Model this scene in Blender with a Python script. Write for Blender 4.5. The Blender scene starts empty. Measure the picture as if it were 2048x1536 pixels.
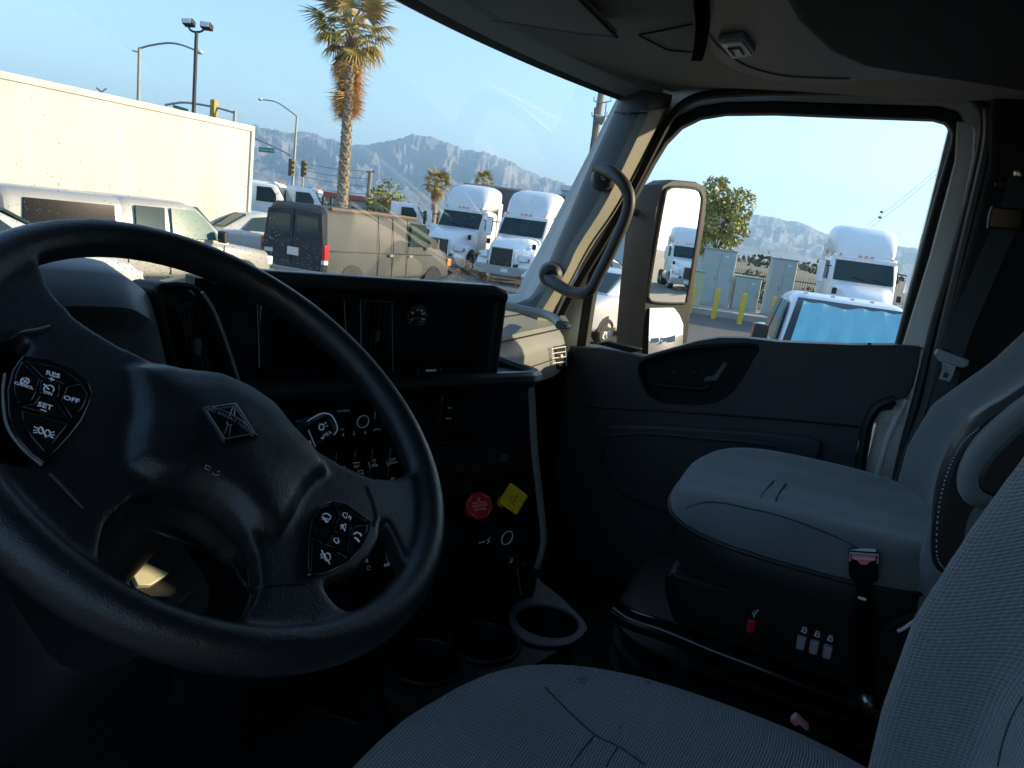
import bpy, bmesh, math, random
from mathutils import Vector, Matrix, noise, geometry
from mathutils.bvhtree import BVHTree

V = Vector
R = math.radians
random.seed(7)
SC = bpy.context.scene
COL = SC.collection

# ------------------------------------------------------------------ camera
CAM_LOC = V((-1.005, 0.0, 2.3))
CAM_YAW, CAM_PITCH, CAM_ROLL, FPX = 68.0, 12.1, 7.6, 1450.0     # FPX: focal length in pixels of the 2048 px wide photograph
_y, _p, _r = R(CAM_YAW), R(CAM_PITCH), R(CAM_ROLL)
_f = V((math.sin(_y) * math.cos(_p), math.cos(_y) * math.cos(_p), -math.sin(_p)))
_rt = V((math.cos(_y), -math.sin(_y), 0))
_up = _rt.cross(_f)
CR = _rt * math.cos(_r) + _up * math.sin(_r)
CU = -_rt * math.sin(_r) + _up * math.cos(_r)
CF = _f
cd = bpy.data.cameras.new('camera')
cd.sensor_width = 36.0
cd.lens = 36.0 * FPX / 2048.0
cd.clip_start = 0.02
cd.clip_end = 60000
cam = bpy.data.objects.new('camera', cd)
COL.objects.link(cam)
cam.matrix_world = Matrix(((CR.x, CU.x, -CF.x, CAM_LOC.x), (CR.y, CU.y, -CF.y, CAM_LOC.y),
                           (CR.z, CU.z, -CF.z, CAM_LOC.z), (0, 0, 0, 1)))
SC.camera = cam

# ------------------------------------------------------------------ light
SUN_HEADING, SUN_ELEV = 150.0, 16.0          # heading clockwise from the truck's forward direction (+Y)
SUN_DIR = V((math.sin(R(SUN_HEADING)) * math.cos(R(SUN_ELEV)), math.cos(R(SUN_HEADING)) * math.cos(R(SUN_ELEV)), math.sin(R(SUN_ELEV))))
w = bpy.data.worlds.new('World')
SC.world = w
w.use_nodes = True
nt = w.node_tree
bg = nt.nodes['Background']
sky = nt.nodes.new('ShaderNodeTexSky')
sky.sky_type = 'NISHITA'
sky.sun_disc = False
sky.sun_elevation = R(SUN_ELEV)
sky.sun_rotation = R(SUN_HEADING)
sky.altitude = 300
sky.air_density = 1.2
sky.dust_density = 0.6
sky.ozone_density = 3.0
nt.links.new(sky.outputs[0], bg.inputs[0])
bg.inputs[1].default_value = 0.15
sl = bpy.data.lights.new('sun', 'SUN')
sl.energy = 5.0
sl.angle = R(0.5)
sl.color = (1.0, 0.80, 0.50)
sun = bpy.data.objects.new('sun', sl)
COL.objects.link(sun)
sun.rotation_euler = (-SUN_DIR).to_track_quat('-Z', 'Y').to_euler()
SC.view_settings.view_transform = 'Standard'
SC.view_settings.look = 'None'
SC.view_settings.exposure = 1.6
SC.view_settings.gamma = 1.0
SC.view_settings.use_curve_mapping = False
SC.render.engine = 'CYCLES'
SC.cycles.use_denoising = True
SC.cycles.max_bounces = 10
SC.cycles.diffuse_bounces = 5
SC.cycles.glossy_bounces = 5
SC.cycles.transmission_bounces = 6
SC.cycles.transparent_max_bounces = 12
SC.cycles.volume_bounces = 0
SC.cycles.caustics_reflective = False
SC.cycles.caustics_refractive = False

# ------------------------------------------------------------------ pixel <-> place (photograph 2048 x 1536)
def ray(x, y): return CF + CR * ((x - 1024) / FPX) + CU * ((768 - y) / FPX)
def px(x, y, p, n):
    d = ray(x, y); n = V(n)
    return CAM_LOC + d * ((V(p) - CAM_LOC).dot(n) / d.dot(n))
def pX(x, y, X): return px(x, y, (X, 0, 0), (1, 0, 0))
def pY(x, y, Y): return px(x, y, (0, Y, 0), (0, 1, 0))
def pZ(x, y, Z): return px(x, y, (0, 0, Z), (0, 0, 1))
def pd(x, y, d): return CAM_LOC + ray(x, y) * d
def hdir(h): return V((math.sin(R(h)), math.cos(R(h)), 0))

# ------------------------------------------------------------------ mesh builder
class MB:
    def __init__(s): s.v = []; s.f = []
    def add(s, vs, fs):
        b = len(s.v); s.v += [V(q) for q in vs]; s.f += [tuple(i + b for i in f) for f in fs]; return s
    def box(s, c, d, rot=None):
        c = V(c); x, y, z = d[0] / 2, d[1] / 2, d[2] / 2
        vs = [V((i, j, k)) for k in (-z, z) for j in (-y, y) for i in (-x, x)]
        if rot is not None: vs = [rot @ q for q in vs]
        return s.add([c + q for q in vs], [(0, 2, 3, 1), (4, 5, 7, 6), (0, 1, 5, 4), (2, 6, 7, 3), (0, 4, 6, 2), (1, 3, 7, 5)])
    def hexa(s, a, b):
        """two quads of four points, joined"""
        return s.add(list(a) + list(b), [(3, 2, 1, 0), (4, 5, 6, 7), (0, 1, 5, 4), (1, 2, 6, 5), (2, 3, 7, 6), (3, 0, 4, 7)])
    def loft(s, rings, closed=True, cap=True):
        n = len(rings[0]); b = len(s.v)
        for r in rings: s.v += [V(q) for q in r]
        m = n if closed else n - 1
        for i in range(len(rings) - 1):
            for j in range(m):
                k = (j + 1) % n
                s.f.append((b + i * n + j, b + i * n + k, b + (i + 1) * n + k, b + (i + 1) * n + j))
        if cap and closed:
            s.f.append(tuple(b + j for j in reversed(range(n))))
            s.f.append(tuple(b + (len(rings) - 1) * n + j for j in range(n)))
        return s
    def prism(s, poly, off):
        off = V(off); return s.loft([poly, [V(q) + off for q in poly]])
    def tube(s, pts, r, n=8, closed=False):
        pts = [V(q) for q in pts]; rings = []
        m = len(pts); up = None
        for i in range(m):
            if closed: t = pts[(i + 1) % m] - pts[i - 1]
            else: t = pts[min(i + 1, m - 1)] - pts[max(i - 1, 0)]
            t.normalize()
            if up is None:
                up = V((0, 0, 1)) if abs(t.z) < .9 else V((1, 0, 0))
            a = up.cross(t)
            if a.length < 1e-6: a = V((0, 1, 0)).cross(t)
            a.normalize(); up = t.cross(a).normalized()
            rr = r[i] if isinstance(r, (list, tuple)) else r
            rings.append([pts[i] + (a * math.cos(2 * math.pi * k / n) + up * math.sin(2 * math.pi * k / n)) * rr for k in range(n)])
        if closed: rings.append(rings[0]); return s.loft(rings, cap=False)
        return s.loft(rings)
    def lathe(s, prof, n=24, c=(0, 0, 0), axis='Z', cap=False):
        c = V(c); rings = []
        for k in range(n):
            a = 2 * math.pi * k / n; ca, sa = math.cos(a), math.sin(a); ring = []
            for rr, h in prof:
                q = (rr * ca, rr * sa, h) if axis == 'Z' else ((h, rr * ca, rr * sa) if axis == 'X' else (rr * ca, h, rr * sa))
                ring.append(c + V(q))
            rings.append(ring)
        rings.append(rings[0])
        return s.loft(rings, closed=False)
    def disc(s, c, nrm, r, n=20, up=None):
        q = V(nrm).normalized(); a = q.orthogonal().normalized(); b = q.cross(a)
        return s.add([V(c) + (a * math.cos(2 * math.pi * k / n) + b * math.sin(2 * math.pi * k / n)) * r for k in range(n)], [tuple(range(n))])
    def cyl(s, a, b, r, n=16, r2=None):
        return s.tube([a, b], [r, r if r2 is None else r2], n)
    def quad(s, a, b, c, d): return s.add([a, b, c, d], [(0, 1, 2, 3)])
    def fill(s, outer, holes, off):
        """flat plate with holes, thickness off"""
        loops = [[V(q) for q in outer]] + [[V(q) for q in h] for h in holes]
        tri = geometry.tessellate_polygon(loops)
        flat = [q for l in loops for q in l]; n = len(flat); b = len(s.v); off = V(off)
        s.v += flat + [q + off for q in flat]
        s.f += [tuple(b + i for i in t) for t in tri] + [tuple(b + n + i for i in reversed(t)) for t in tri]
        k = 0
        for l in loops:
            m = len(l)
            for j in range(m):
                a0, a1 = k + j, k + (j + 1) % m
                s.f.append((b + a0, b + a1, b + n + a1, b + n + a0))
            k += m
        return s
    def grid(s, fn, nu, nv):
        b = len(s.v)
        for i in range(nu + 1):
            for j in range(nv + 1): s.v.append(V(fn(i / nu, j / nv)))
        for i in range(nu):
            for j in range(nv):
                a = b + i * (nv + 1) + j
                s.f.append((a, a + nv + 1, a + nv + 2, a + 1))
        return s
    def xf(s, M, start=0):
        for i in range(start, len(s.v)): s.v[i] = M @ s.v[i]
        return s
    def mesh(s, name, mat, smooth=True, ang=35, shift=None):
        me = bpy.data.meshes.new(name)
        vs = s.v if shift is None else [q - shift for q in s.v]
        me.from_pydata([tuple(q) for q in vs], [], s.f)
        bm = bmesh.new(); bm.from_mesh(me)
        bmesh.ops.recalc_face_normals(bm, faces=bm.faces)
        bm.to_mesh(me); bm.free()
        if smooth:
            me.polygons.foreach_set('use_smooth', [True] * len(me.polygons))
            me.set_sharp_from_angle(angle=R(ang))
        if mat: me.materials.append(mat)
        return me

ORG = {}
def thing(name, loc, label, cat, group=None, rz=0.0, world=False):
    """world=True: the parts are given in world coordinates; else in the thing's own frame"""
    o = bpy.data.objects.new(name, None); COL.objects.link(o)
    o.location = loc; o.rotation_euler = (0, 0, rz)
    o.empty_display_size = .1
    o['label'] = label; o['category'] = cat
    if group: o['group'] = group
    if world: ORG[o.name] = V(loc)
    return o
def tag(o, label, cat, group=None, kind=None):
    if label: o['label'] = label
    if cat: o['category'] = cat
    if group: o['group'] = group
    if kind: o['kind'] = kind
    return o
def part(name, mb, mat, parent=None, smooth=True, bevel=0, label=None, sub=0, ang=35, seg=2):
    sh = ORG.get(parent.name) if parent else None
    me = mb if isinstance(mb, bpy.types.Mesh) else mb.mesh(name, mat, smooth, ang, sh)
    o = bpy.data.objects.new(name, me); COL.objects.link(o)
    if parent:
        o.parent = parent
        if sh is not None: ORG[o.name] = sh
    if bevel:
        m = o.modifiers.new('bevel', 'BEVEL'); m.width = bevel; m.segments = seg; m.limit_method = 'ANGLE'; m.angle_limit = R(30)
        m.harden_normals = False
    if sub:
        m = o.modifiers.new('sub', 'SUBSURF'); m.levels = sub; m.render_levels = sub
    if label: o['label'] = label
    return o
def structure(name, mb, mat, smooth=False):
    o = part(name, mb, mat, None, smooth); o['kind'] = 'structure'; return o
def solo(name, mb, mat, label, cat, group=None, loc=None, **k):
    """a thing that is one mesh; its origin moved to loc"""
    if loc is not None: mb.v = [q - V(loc) for q in mb.v]
    o = part(name, mb, mat, None, **k)
    if loc is not None: o.location = loc
    return tag(o, label, cat, group)
def copy_tree(o, parent=None):
    c = o.copy(); COL.objects.link(c)
    if parent: c.parent = parent
    for ch in list(o.children): copy_tree(ch, c)
    return c
def piece(src, parent, loc=None, rot=None, scale=None):
    """another part sharing the mesh of src"""
    c = src.copy(); COL.objects.link(c); c.parent = parent
    if loc is not None: c.location = loc
    if rot is not None: c.rotation_euler = rot
    if scale is not None: c.scale = scale
    return c
def remesh(mb, voxel, its, name, mat, shift=None, fac=.5):
    me = mb.mesh(name, None, False)
    o = bpy.data.objects.new('tmp', me); COL.objects.link(o)
    m = o.modifiers.new('r', 'REMESH'); m.mode = 'VOXEL'; m.voxel_size = voxel; m.use_smooth_shade = True
    s = o.modifiers.new('s', 'SMOOTH'); s.factor = fac; s.iterations = its
    dg = bpy.context.evaluated_depsgraph_get()
    out = bpy.data.meshes.new_from_object(o.evaluated_get(dg)); out.name = name
    bpy.data.objects.remove(o); bpy.data.meshes.remove(me)
    out.polygons.foreach_set('use_smooth', [True] * len(out.polygons))
    bvh = BVHTree.FromPolygons([q.co.copy() for q in out.vertices], [tuple(p.vertices) for p in out.polygons])
    if shift is not None: out.transform(Matrix.Translation(-V(shift)))
    out.materials.clear(); out.materials.append(mat)
    return out, bvh
def hit(bvh, x, y):
    loc, n, i, d = bvh.ray_cast(CAM_LOC, ray(x, y).normalized())
    return loc, n
def text_mb(body, size, M, ext=.0004, align='CENTER', bold=0.0):
    c = bpy.data.curves.new('t', 'FONT'); c.body = body; c.size = size; c.align_x = align; c.align_y = 'CENTER'
    c.extrude = ext; c.resolution_u = 2; c.offset = bold
    o = bpy.data.objects.new('t', c); COL.objects.link(o)
    me = bpy.data.meshes.new_from_object(o)
    mb = MB(); mb.add([M @ q.co for q in me.vertices], [tuple(p.vertices) for p in me.polygons])
    bpy.data.objects.remove(o); bpy.data.curves.remove(c); bpy.data.meshes.remove(me)
    return mb
def frame(o, xdir, ydir):
    x = V(xdir).normalized(); z = x.cross(V(ydir)).normalized(); y = z.cross(x)
    return Matrix(((x.x, y.x, z.x, o[0]), (x.y, y.y, z.y, o[1]), (x.z, y.z, z.z, o[2]), (0, 0, 0, 1)))
def rrect(w, h, r, n=4):
    """rounded rectangle outline, centred, 2D"""
    out = []; r = min(r, w / 2 - 1e-4, h / 2 - 1e-4)
    for cx, cy, a0 in ((w / 2 - r, h / 2 - r, 0), (-w / 2 + r, h / 2 - r, 90), (-w / 2 + r, -h / 2 + r, 180), (w / 2 - r, -h / 2 + r, 270)):
        for k in range(n + 1):
            a = R(a0 + 90 * k / n); out.append((cx + r * math.cos(a), cy + r * math.sin(a)))
    return out
def smoothline(pts, n=6, closed=False):
    """Catmull-Rom through points"""
    P = [V(q) for q in pts]; out = []; m = len(P)
    rng = m if closed else m - 1
    for i in range(rng):
        if closed: a, b, c, d = P[i - 1], P[i], P[(i + 1) % m], P[(i + 2) % m]
        else: a, b, c, d = P[max(i - 1, 0)], P[i], P[i + 1], P[min(i + 2, m - 1)]
        for k in range(n):
            t = k / n
            out.append(.5 * ((2 * b) + (c - a) * t + (2 * a - 5 * b + 4 * c - d) * t * t + (3 * b - a - 3 * c + d) * t ** 3))
    if not closed: out.append(P[-1])
    return out
def offset2(poly, d):
    """offset a closed 2D outline outwards (assumes counter-clockwise or clockwise, tests area)"""
    n = len(poly); A = sum(poly[i][0] * poly[(i + 1) % n][1] - poly[(i + 1) % n][0] * poly[i][1] for i in range(n))
    sg = 1 if A > 0 else -1; out = []
    for i in range(n):
        p0, p1, p2 = poly[i - 1], poly[i], poly[(i + 1) % n]
        def nrm(a, b):
            dx, dy = b[0] - a[0], b[1] - a[1]; l = math.hypot(dx, dy) or 1; return (dy / l * sg, -dx / l * sg)
        n1, n2 = nrm(p0, p1), nrm(p1, p2); mx, my = n1[0] + n2[0], n1[1] + n2[1]; l = math.hypot(mx, my) or 1
        k = d / max(.5, (mx * n1[0] + my * n1[1]) / l)
        out.append((p1[0] + mx / l * k, p1[1] + my / l * k))
    return out

# ------------------------------------------------------------------ materials
def mat(name, col, rough=.5, metal=0.0, spec=.5, bump=None, var=None, coat=0.0, sheen=0.0, trans=0.0, ior=1.45, emit=None, wear=None, stretch=None):
    """bump=(kind, scale, strength, distance); var=(scale, amount, other colour)"""
    m = bpy.data.materials.new(name); m.use_nodes = True
    t = m.node_tree; p = t.nodes['Principled BSDF']
    p.inputs['Base Color'].default_value = (*col, 1)
    p.inputs['Roughness'].default_value = rough
    p.inputs['Metallic'].default_value = metal
    p.inputs['Specular IOR Level'].default_value = spec
    p.inputs['Coat Weight'].default_value = coat
    p.inputs['Coat Roughness'].default_value = .06
    p.inputs['Sheen Weight'].default_value = sheen
    p.inputs['Transmission Weight'].default_value = trans
    p.inputs['IOR'].default_value = ior
    if emit:
        p.inputs['Emission Color'].default_value = (*emit[:3], 1); p.inputs['Emission Strength'].default_value = emit[3]
    tc = t.nodes.new('ShaderNodeTexCoord')
    def noise_fac(scale, detail=4, lo=.35, hi=.65):
        n = t.nodes.new('ShaderNodeTexNoise'); n.inputs['Scale'].default_value = scale; n.inputs['Detail'].default_value = detail
        if stretch:
            mp_ = t.nodes.new('ShaderNodeMapping'); mp_.inputs['Scale'].default_value = stretch
            t.links.new(tc.outputs['Object'], mp_.inputs['Vector']); t.links.new(mp_.outputs[0], n.inputs['Vector'])
        else: t.links.new(tc.outputs['Object'], n.inputs['Vector'])
        mr = t.nodes.new('ShaderNodeMapRange'); mr.inputs[1].default_value = lo; mr.inputs[2].default_value = hi
        t.links.new(n.outputs['Fac'], mr.inputs[0]); return mr.outputs[0]
    if var:
        sc, am, oc = var
        mx = t.nodes.new('ShaderNodeMix'); mx.data_type = 'RGBA'
        mx.inputs[6].default_value = (*col, 1); mx.inputs[7].default_value = (*oc, 1)
        mu = t.nodes.new('ShaderNodeMath'); mu.operation = 'MULTIPLY'; mu.inputs[1].default_value = am
        t.links.new(noise_fac(sc), mu.inputs[0]); t.links.new(mu.outputs[0], mx.inputs[0])
        t.links.new(mx.outputs[2], p.inputs['Base Color'])
    if wear:
        a = t.nodes.new('ShaderNodeMath'); a.operation = 'MULTIPLY_ADD'; a.inputs[1].default_value = wear[1]; a.inputs[2].default_value = rough
        t.links.new(noise_fac(wear[0]), a.inputs[0]); t.links.new(a.outputs[0], p.inputs['Roughness'])
    if bump:
        kind, sc, st, di = bump
        b = t.nodes.new('ShaderNodeBump'); b.inputs['Strength'].default_value = st; b.inputs['Distance'].default_value = di
        if kind == 'grain':
            n = t.nodes.new('ShaderNodeTexVoronoi'); n.feature = 'SMOOTH_F1'; n.inputs['Scale'].default_value = sc
            wob = t.nodes.new('ShaderNodeTexNoise'); wob.inputs['Scale'].default_value = sc * .35; wob.inputs['Detail'].default_value = 2
            t.links.new(tc.outputs['Object'], wob.inputs['Vector'])
            va = t.nodes.new('ShaderNodeMix'); va.data_type = 'VECTOR'; va.inputs[0].default_value = .006
            t.links.new(tc.outputs['Object'], va.inputs[4]); t.links.new(wob.outputs['Color'], va.inputs[5])
            t.links.new(va.outputs[1], n.inputs['Vector']); out = n.outputs['Distance']
        elif kind == 'noise':
            n = t.nodes.new('ShaderNodeTexNoise'); n.inputs['Scale'].default_value = sc; n.inputs['Detail'].default_value = 6
            t.links.new(tc.outputs['Object'], n.inputs['Vector']); out = n.outputs['Fac']
        elif kind == 'weave':
            mp = t.nodes.new('ShaderNodeSeparateXYZ'); t.links.new(tc.outputs['Object'], mp.inputs[0])
            def sine(sock, k, ph=None):
                a = t.nodes.new('ShaderNodeMath'); a.operation = 'MULTIPLY'; a.inputs[1].default_value = k; t.links.new(sock, a.inputs[0])
                s = t.nodes.new('ShaderNodeMath'); s.operation = 'SINE'; t.links.new(a.outputs[0], s.inputs[0]); return s.outputs[0]
            ad = t.nodes.new('ShaderNodeMath'); ad.operation = 'ADD'
            t.links.new(mp.outputs['Y'], ad.inputs[0]); t.links.new(mp.outputs['Z'], ad.inputs[1])
            s1, s2 = sine(ad.outputs[0], sc), sine(mp.outputs['X'], sc * .55)
            ml = t.nodes.new('ShaderNodeMath'); ml.operation = 'MULTIPLY_ADD'; ml.inputs[1].default_value = .45
            t.links.new(s2, ml.inputs[0]); t.links.new(s1, ml.inputs[2]); out = ml.outputs[0]
            if var:
                m3 = t.nodes.new('ShaderNodeMix'); m3.data_type = 'RGBA'; m3.blend_type = 'MULTIPLY'
                mr = t.nodes.new('ShaderNodeMapRange'); mr.inputs[1].default_value = -1.2; mr.inputs[2].default_value = .4; mr.inputs[3].default_value = .74; mr.inputs[4].default_value = 1.0
                t.links.new(out, mr.inputs[0]); m3.inputs[0].default_value = 1
                t.links.new(mx.outputs[2], m3.inputs[6]); t.links.new(mr.outputs[0], m3.inputs[7]); t.links.new(m3.outputs[2], p.inputs['Base Color'])
        t.links.new(out, b.inputs['Height']); t.links.new(b.outputs[0], p.inputs['Normal'])
    return m
def glass_mat(name, tint=(1, 1, 1), dirt=0.0, dscale=900, fres=1.45):
    m = bpy.data.materials.new(name); m.use_nodes = True; t = m.node_tree
    t.nodes.remove(t.nodes['Principled BSDF']); out = t.nodes['Material Output']
    tr = t.nodes.new('ShaderNodeBsdfTransparent'); tr.inputs[0].default_value = (*tint, 1)
    gl = t.nodes.new('ShaderNodeBsdfGlossy'); gl.inputs['Roughness'].default_value = .02
    fr = t.nodes.new('ShaderNodeFresnel'); fr.inputs[0].default_value = fres
    mx = t.nodes.new('ShaderNodeMixShader')
    k = t.nodes.new('ShaderNodeMath'); k.operation = 'MULTIPLY'; k.inputs[1].default_value = .15
    t.links.new(fr.outputs[0], k.inputs[0]); t.links.new(k.outputs[0], mx.inputs[0]); t.links.new(tr.outputs[0], mx.inputs[1]); t.links.new(gl.outputs[0], mx.inputs[2])
    last = mx
    if dirt:
        df = t.nodes.new('ShaderNodeBsdfTranslucent'); df.inputs[0].default_value = (.8, .8, .78, 1)
        d2 = t.nodes.new('ShaderNodeBsdfDiffuse'); d2.inputs[0].default_value = (.6, .6, .58, 1)
        dm = t.nodes.new('ShaderNodeMixShader'); dm.inputs[0].default_value = .5
        t.links.new(df.outputs[0], dm.inputs[1]); t.links.new(d2.outputs[0], dm.inputs[2])
        tc = t.nodes.new('ShaderNodeTexCoord')
        n = t.nodes.new('ShaderNodeTexNoise'); n.inputs['Scale'].default_value = dscale; n.inputs['Detail'].default_value = 2
        n2 = t.nodes.new('ShaderNodeTexNoise'); n2.inputs['Scale'].default_value = 5; n2.inputs['Detail'].default_value = 5
        t.links.new(tc.outputs['Object'], n.inputs[0]); t.links.new(tc.outputs['Object'], n2.inputs[0])
        r1 = t.nodes.new('ShaderNodeMapRange'); r1.inputs[1].default_value = .62; r1.inputs[2].default_value = .72
        t.links.new(n.outputs['Fac'], r1.inputs[0])
        a = t.nodes.new('ShaderNodeMath'); a.operation = 'MULTIPLY'; t.links.new(r1.outputs[0], a.inputs[0]); t.links.new(n2.outputs['Fac'], a.inputs[1])
        b = t.nodes.new('ShaderNodeMath'); b.operation = 'MULTIPLY_ADD'; b.inputs[1].default_value = dirt; b.inputs[2].default_value = dirt * .04
        t.links.new(a.outputs[0], b.inputs[0])
        m2 = t.nodes.new('ShaderNodeMixShader'); t.links.new(b.outputs[0], m2.inputs[0]); t.links.new(mx.outputs[0], m2.inputs[1]); t.links.new(dm.outputs[0], m2.inputs[2])
        last = m2
    t.links.new(last.outputs[0], out.inputs[0])
    return m

M_PLASTIC = mat('black_plastic', (.008, .009, .010), .45, spec=.35, bump=('grain', 900, .25, .0006), wear=(6, .15))
M_GLOSSBLK = mat('gloss_black_plastic', (.006, .006, .007), .16)
M_LEATHER = mat('black_leather', (.011, .012, .0135), .32, bump=('grain', 740, .42, .0007), wear=(9, .14))
M_DASH = mat('dash_plastic', (.007, .0075, .009), .5, spec=.28, bump=('grain', 700, .35, .0008), wear=(5, .12))
M_DASHGREY = mat('grey_dash_plastic', (.20, .21, .20), .5, bump=('grain', 600, .4, .0008), var=(14, .35, (.25, .25, .22)))
M_DASHLINE = mat('dash_edge_plastic', (.07, .075, .08), .4)
M_STRIP = mat('pillar_strip_plastic', (.24, .235, .19), .6, bump=('grain', 800, .3, .0006))
M_DOOR = mat('door_plastic', (.036, .041, .047), .46, bump=('grain', 700, .3, .0007), wear=(4, .15))
M_PILLAR = mat('pillar_plastic', (.038, .041, .044), .5, bump=('grain', 800, .3, .0006))
M_HEAD = mat('headliner_cloth', (.33, .315, .26), .9, bump=('noise', 900, .35, .001), var=(6, .4, (.26, .25, .2)))
M_HEADPL = mat('header_plastic', (.32, .31, .265), .55, bump=('grain', 800, .3, .0006))
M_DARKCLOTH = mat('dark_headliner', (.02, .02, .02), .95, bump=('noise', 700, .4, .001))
M_FABRIC = mat('grey_seat_fabric', (.185, .202, .21), .9, sheen=.25, bump=('weave', 2100, .7, .0016), var=(7, .6, (.15, .167, .178)))
M_FABPLAIN = mat('plain_grey_seat_fabric', (.145, .162, .17), .92, sheen=.25, bump=('noise', 1500, .5, .0008), var=(6, .6, (.105, .118, .126)))
M_VINYL = mat('black_seat_vinyl', (.014, .014, .016), .5, bump=('grain', 650, .4, .0008))
M_SEAM = mat('seam_thread', (.03, .035, .04), .8)
M_STITCH = mat('pale_stitch_thread', (.55, .55, .55), .7)
M_RUBBER = mat('black_rubber', (.01, .01, .011), .55, bump=('noise', 300, .2, .0005))
M_WHITEP = mat('white_door_paint', (.84, .84, .81), .3, coat=.5)
M_WEB = mat('belt_webbing', (.07, .075, .08), .75, bump=('weave', 3800, .6, .0008))
M_STRAP = mat('matte_black_strap', (.004, .004, .004), 1.0, spec=.02)
M_HOOD = mat('dash_hood_plastic', (.016, .018, .021), .36, spec=.7, bump=('grain', 700, .3, .0006))
M_LAMPTRIM = mat('lamp_trim_plastic', (.17, .165, .14), .6, bump=('grain', 800, .3, .0006))
M_GROOVE = mat('groove_grey', (.16, .155, .13), .8)
M_CHROME = mat('bright_steel', (.75, .75, .76), .2, 1.0, wear=(40, .2))
M_SCREEN = mat('dark_screen', (.004, .004, .005), .1)
M_MARK = mat('white_print', (.85, .85, .86), .6)
M_MARKDIM = mat('grey_print', (.72, .72, .74), .6)
M_RED = mat('red_plastic', (.42, .012, .014), .4, var=(60, .3, (.3, .01, .012)))
M_YELLOW = mat('yellow_plastic', (.72, .47, .01), .38, var=(60, .3, (.6, .38, .01)))
M_REDBTN = mat('red_button', (.55, .02, .03), .4)
M_PINKBTN = mat('faded_red_button', (.6, .22, .22), .5)
M_GREYBTN = mat('grey_switch', (.32, .36, .38), .5)
M_FLOOR = mat('floor_mat', (.016, .016, .016), .8, bump=('noise', 200, .5, .003))
M_CONSOLE = mat('console_plastic', (.07, .08, .088), .5, bump=('grain', 700, .35, .0007))
M_GLASS = glass_mat('door_glass', (.93, .95, .94), dirt=.10, dscale=420)
M_WSGLASS = glass_mat('windshield_glass', (.93, .96, .96), dirt=.08, dscale=520)
M_MIRROR = mat('mirror_silver', (.93, .93, .92), .0, 1.0)
M_CAB = mat('cab_back_trim', (.018, .019, .02), .85, bump=('noise', 500, .4, .001))
# ================================================================== TRUCK CAB (large structure of the interior)
cab = thing('truck_cab', (0, 0, 1.3), 'dark interior shell of a truck cab with grey headliner, pillars and windshield', 'truck cab', world=True)
def ws_top(x): s = x / .93; return V((x, .79 - .20 * s * s, 2.664 + .008 * (1 - abs(s)) * abs(s) * 4 * .3))
def ws_bot(x): s = x / .93; return V((x, 1.12 - .32 * s * s, 2.06))
def ws(u, v):
    x = -.93 + 1.86 * u
    return ws_bot(x).lerp(ws_top(x), v)
part('windshield', MB().grid(ws, 36, 8), M_WSGLASS, cab)
# black ceramic edge and gasket round the glass
g = MB(); N = 40
xs = [-.95 + 1.9 * k / N for k in range(N + 1)]
g.loft([[ws_top(x) + V((0, .03, .004)), ws_top(x) + V((0, .0, -.006)), ws_top(x) + V((0, -.032, .006)), ws_top(x) + V((0, -.03, .03))] for x in xs])
part('windshield_gasket', g, M_RUBBER, cab)
part('sensor_bracket', MB().prism([pY(780, -14, .80), pY(806, -6, .80), pY(826, 14, .80), pY(838, 21, .80), pY(850, 13, .80), pY(862, 12, .80), pY(890, -30, .80), pY(800, -60, .80)], (0, -.05, 0)), M_RUBBER, cab, bevel=.004)
# header trim strip between glass and headliner
h = MB()
h.loft([[ws_top(x) + V((0, -.03, .006)), ws_top(x) + V((0, -.034, -.002)), ws_top(x) + V((0, -.06, .004)), ws_top(x) + V((0, -.098, .014)), ws_top(x) + V((0, -.10, .04))] for x in xs], closed=False)
part('header_trim', h, M_HEADPL, cab)
def S(t): t = max(0., min(1., t)); return t * t * (3 - 2 * t)
def roof_z(x, y): return 2.688 + .02 * S((.66 - y) / .15) + .13 * S((.50 - y) / .55) * S((.86 - abs(x)) / .6)
def hl(u, v):
    x = -.985 + 1.97 * u
    y0 = ws_top(x).y - .10
    y = y0 + (-.62 - y0) * v
    return (x, y, roof_z(x, y) - .012 * S(.04 / (.04 + (v * 1.2))) )
part('headliner', MB().grid(hl, 40, 34), M_HEAD, cab)
# seams of the headliner panels
def zz(x, y, z=2.695):
    for _ in range(6):
        q = pZ(x, y, z); z = roof_z(q.x, q.y) - .004
    return pZ(x, y, z)
part('headliner_seam', MB().tube([zz(940, 62), zz(1022, 52), zz(1110, 95), zz(1200, 138), zz(1288, 172)], .0035, 6), M_DARKCLOTH, cab)
part('headliner_seam', MB().tube([zz(1385, 48), zz(1320, 62), zz(1278, 70)], .0018, 6), M_DARKCLOTH, cab)
part('headliner_seam', MB().tube([zz(1280, 72), zz(1335, 100), zz(1385, 104)], .0018, 6), M_DARKCLOTH, cab)
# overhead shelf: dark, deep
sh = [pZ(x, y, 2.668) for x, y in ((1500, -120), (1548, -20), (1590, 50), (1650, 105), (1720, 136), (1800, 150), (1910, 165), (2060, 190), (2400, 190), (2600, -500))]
part('overhead_shelf', MB().prism(sh, (0, 0, .12)), M_DARKCLOTH, cab, bevel=.02, seg=4)
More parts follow.
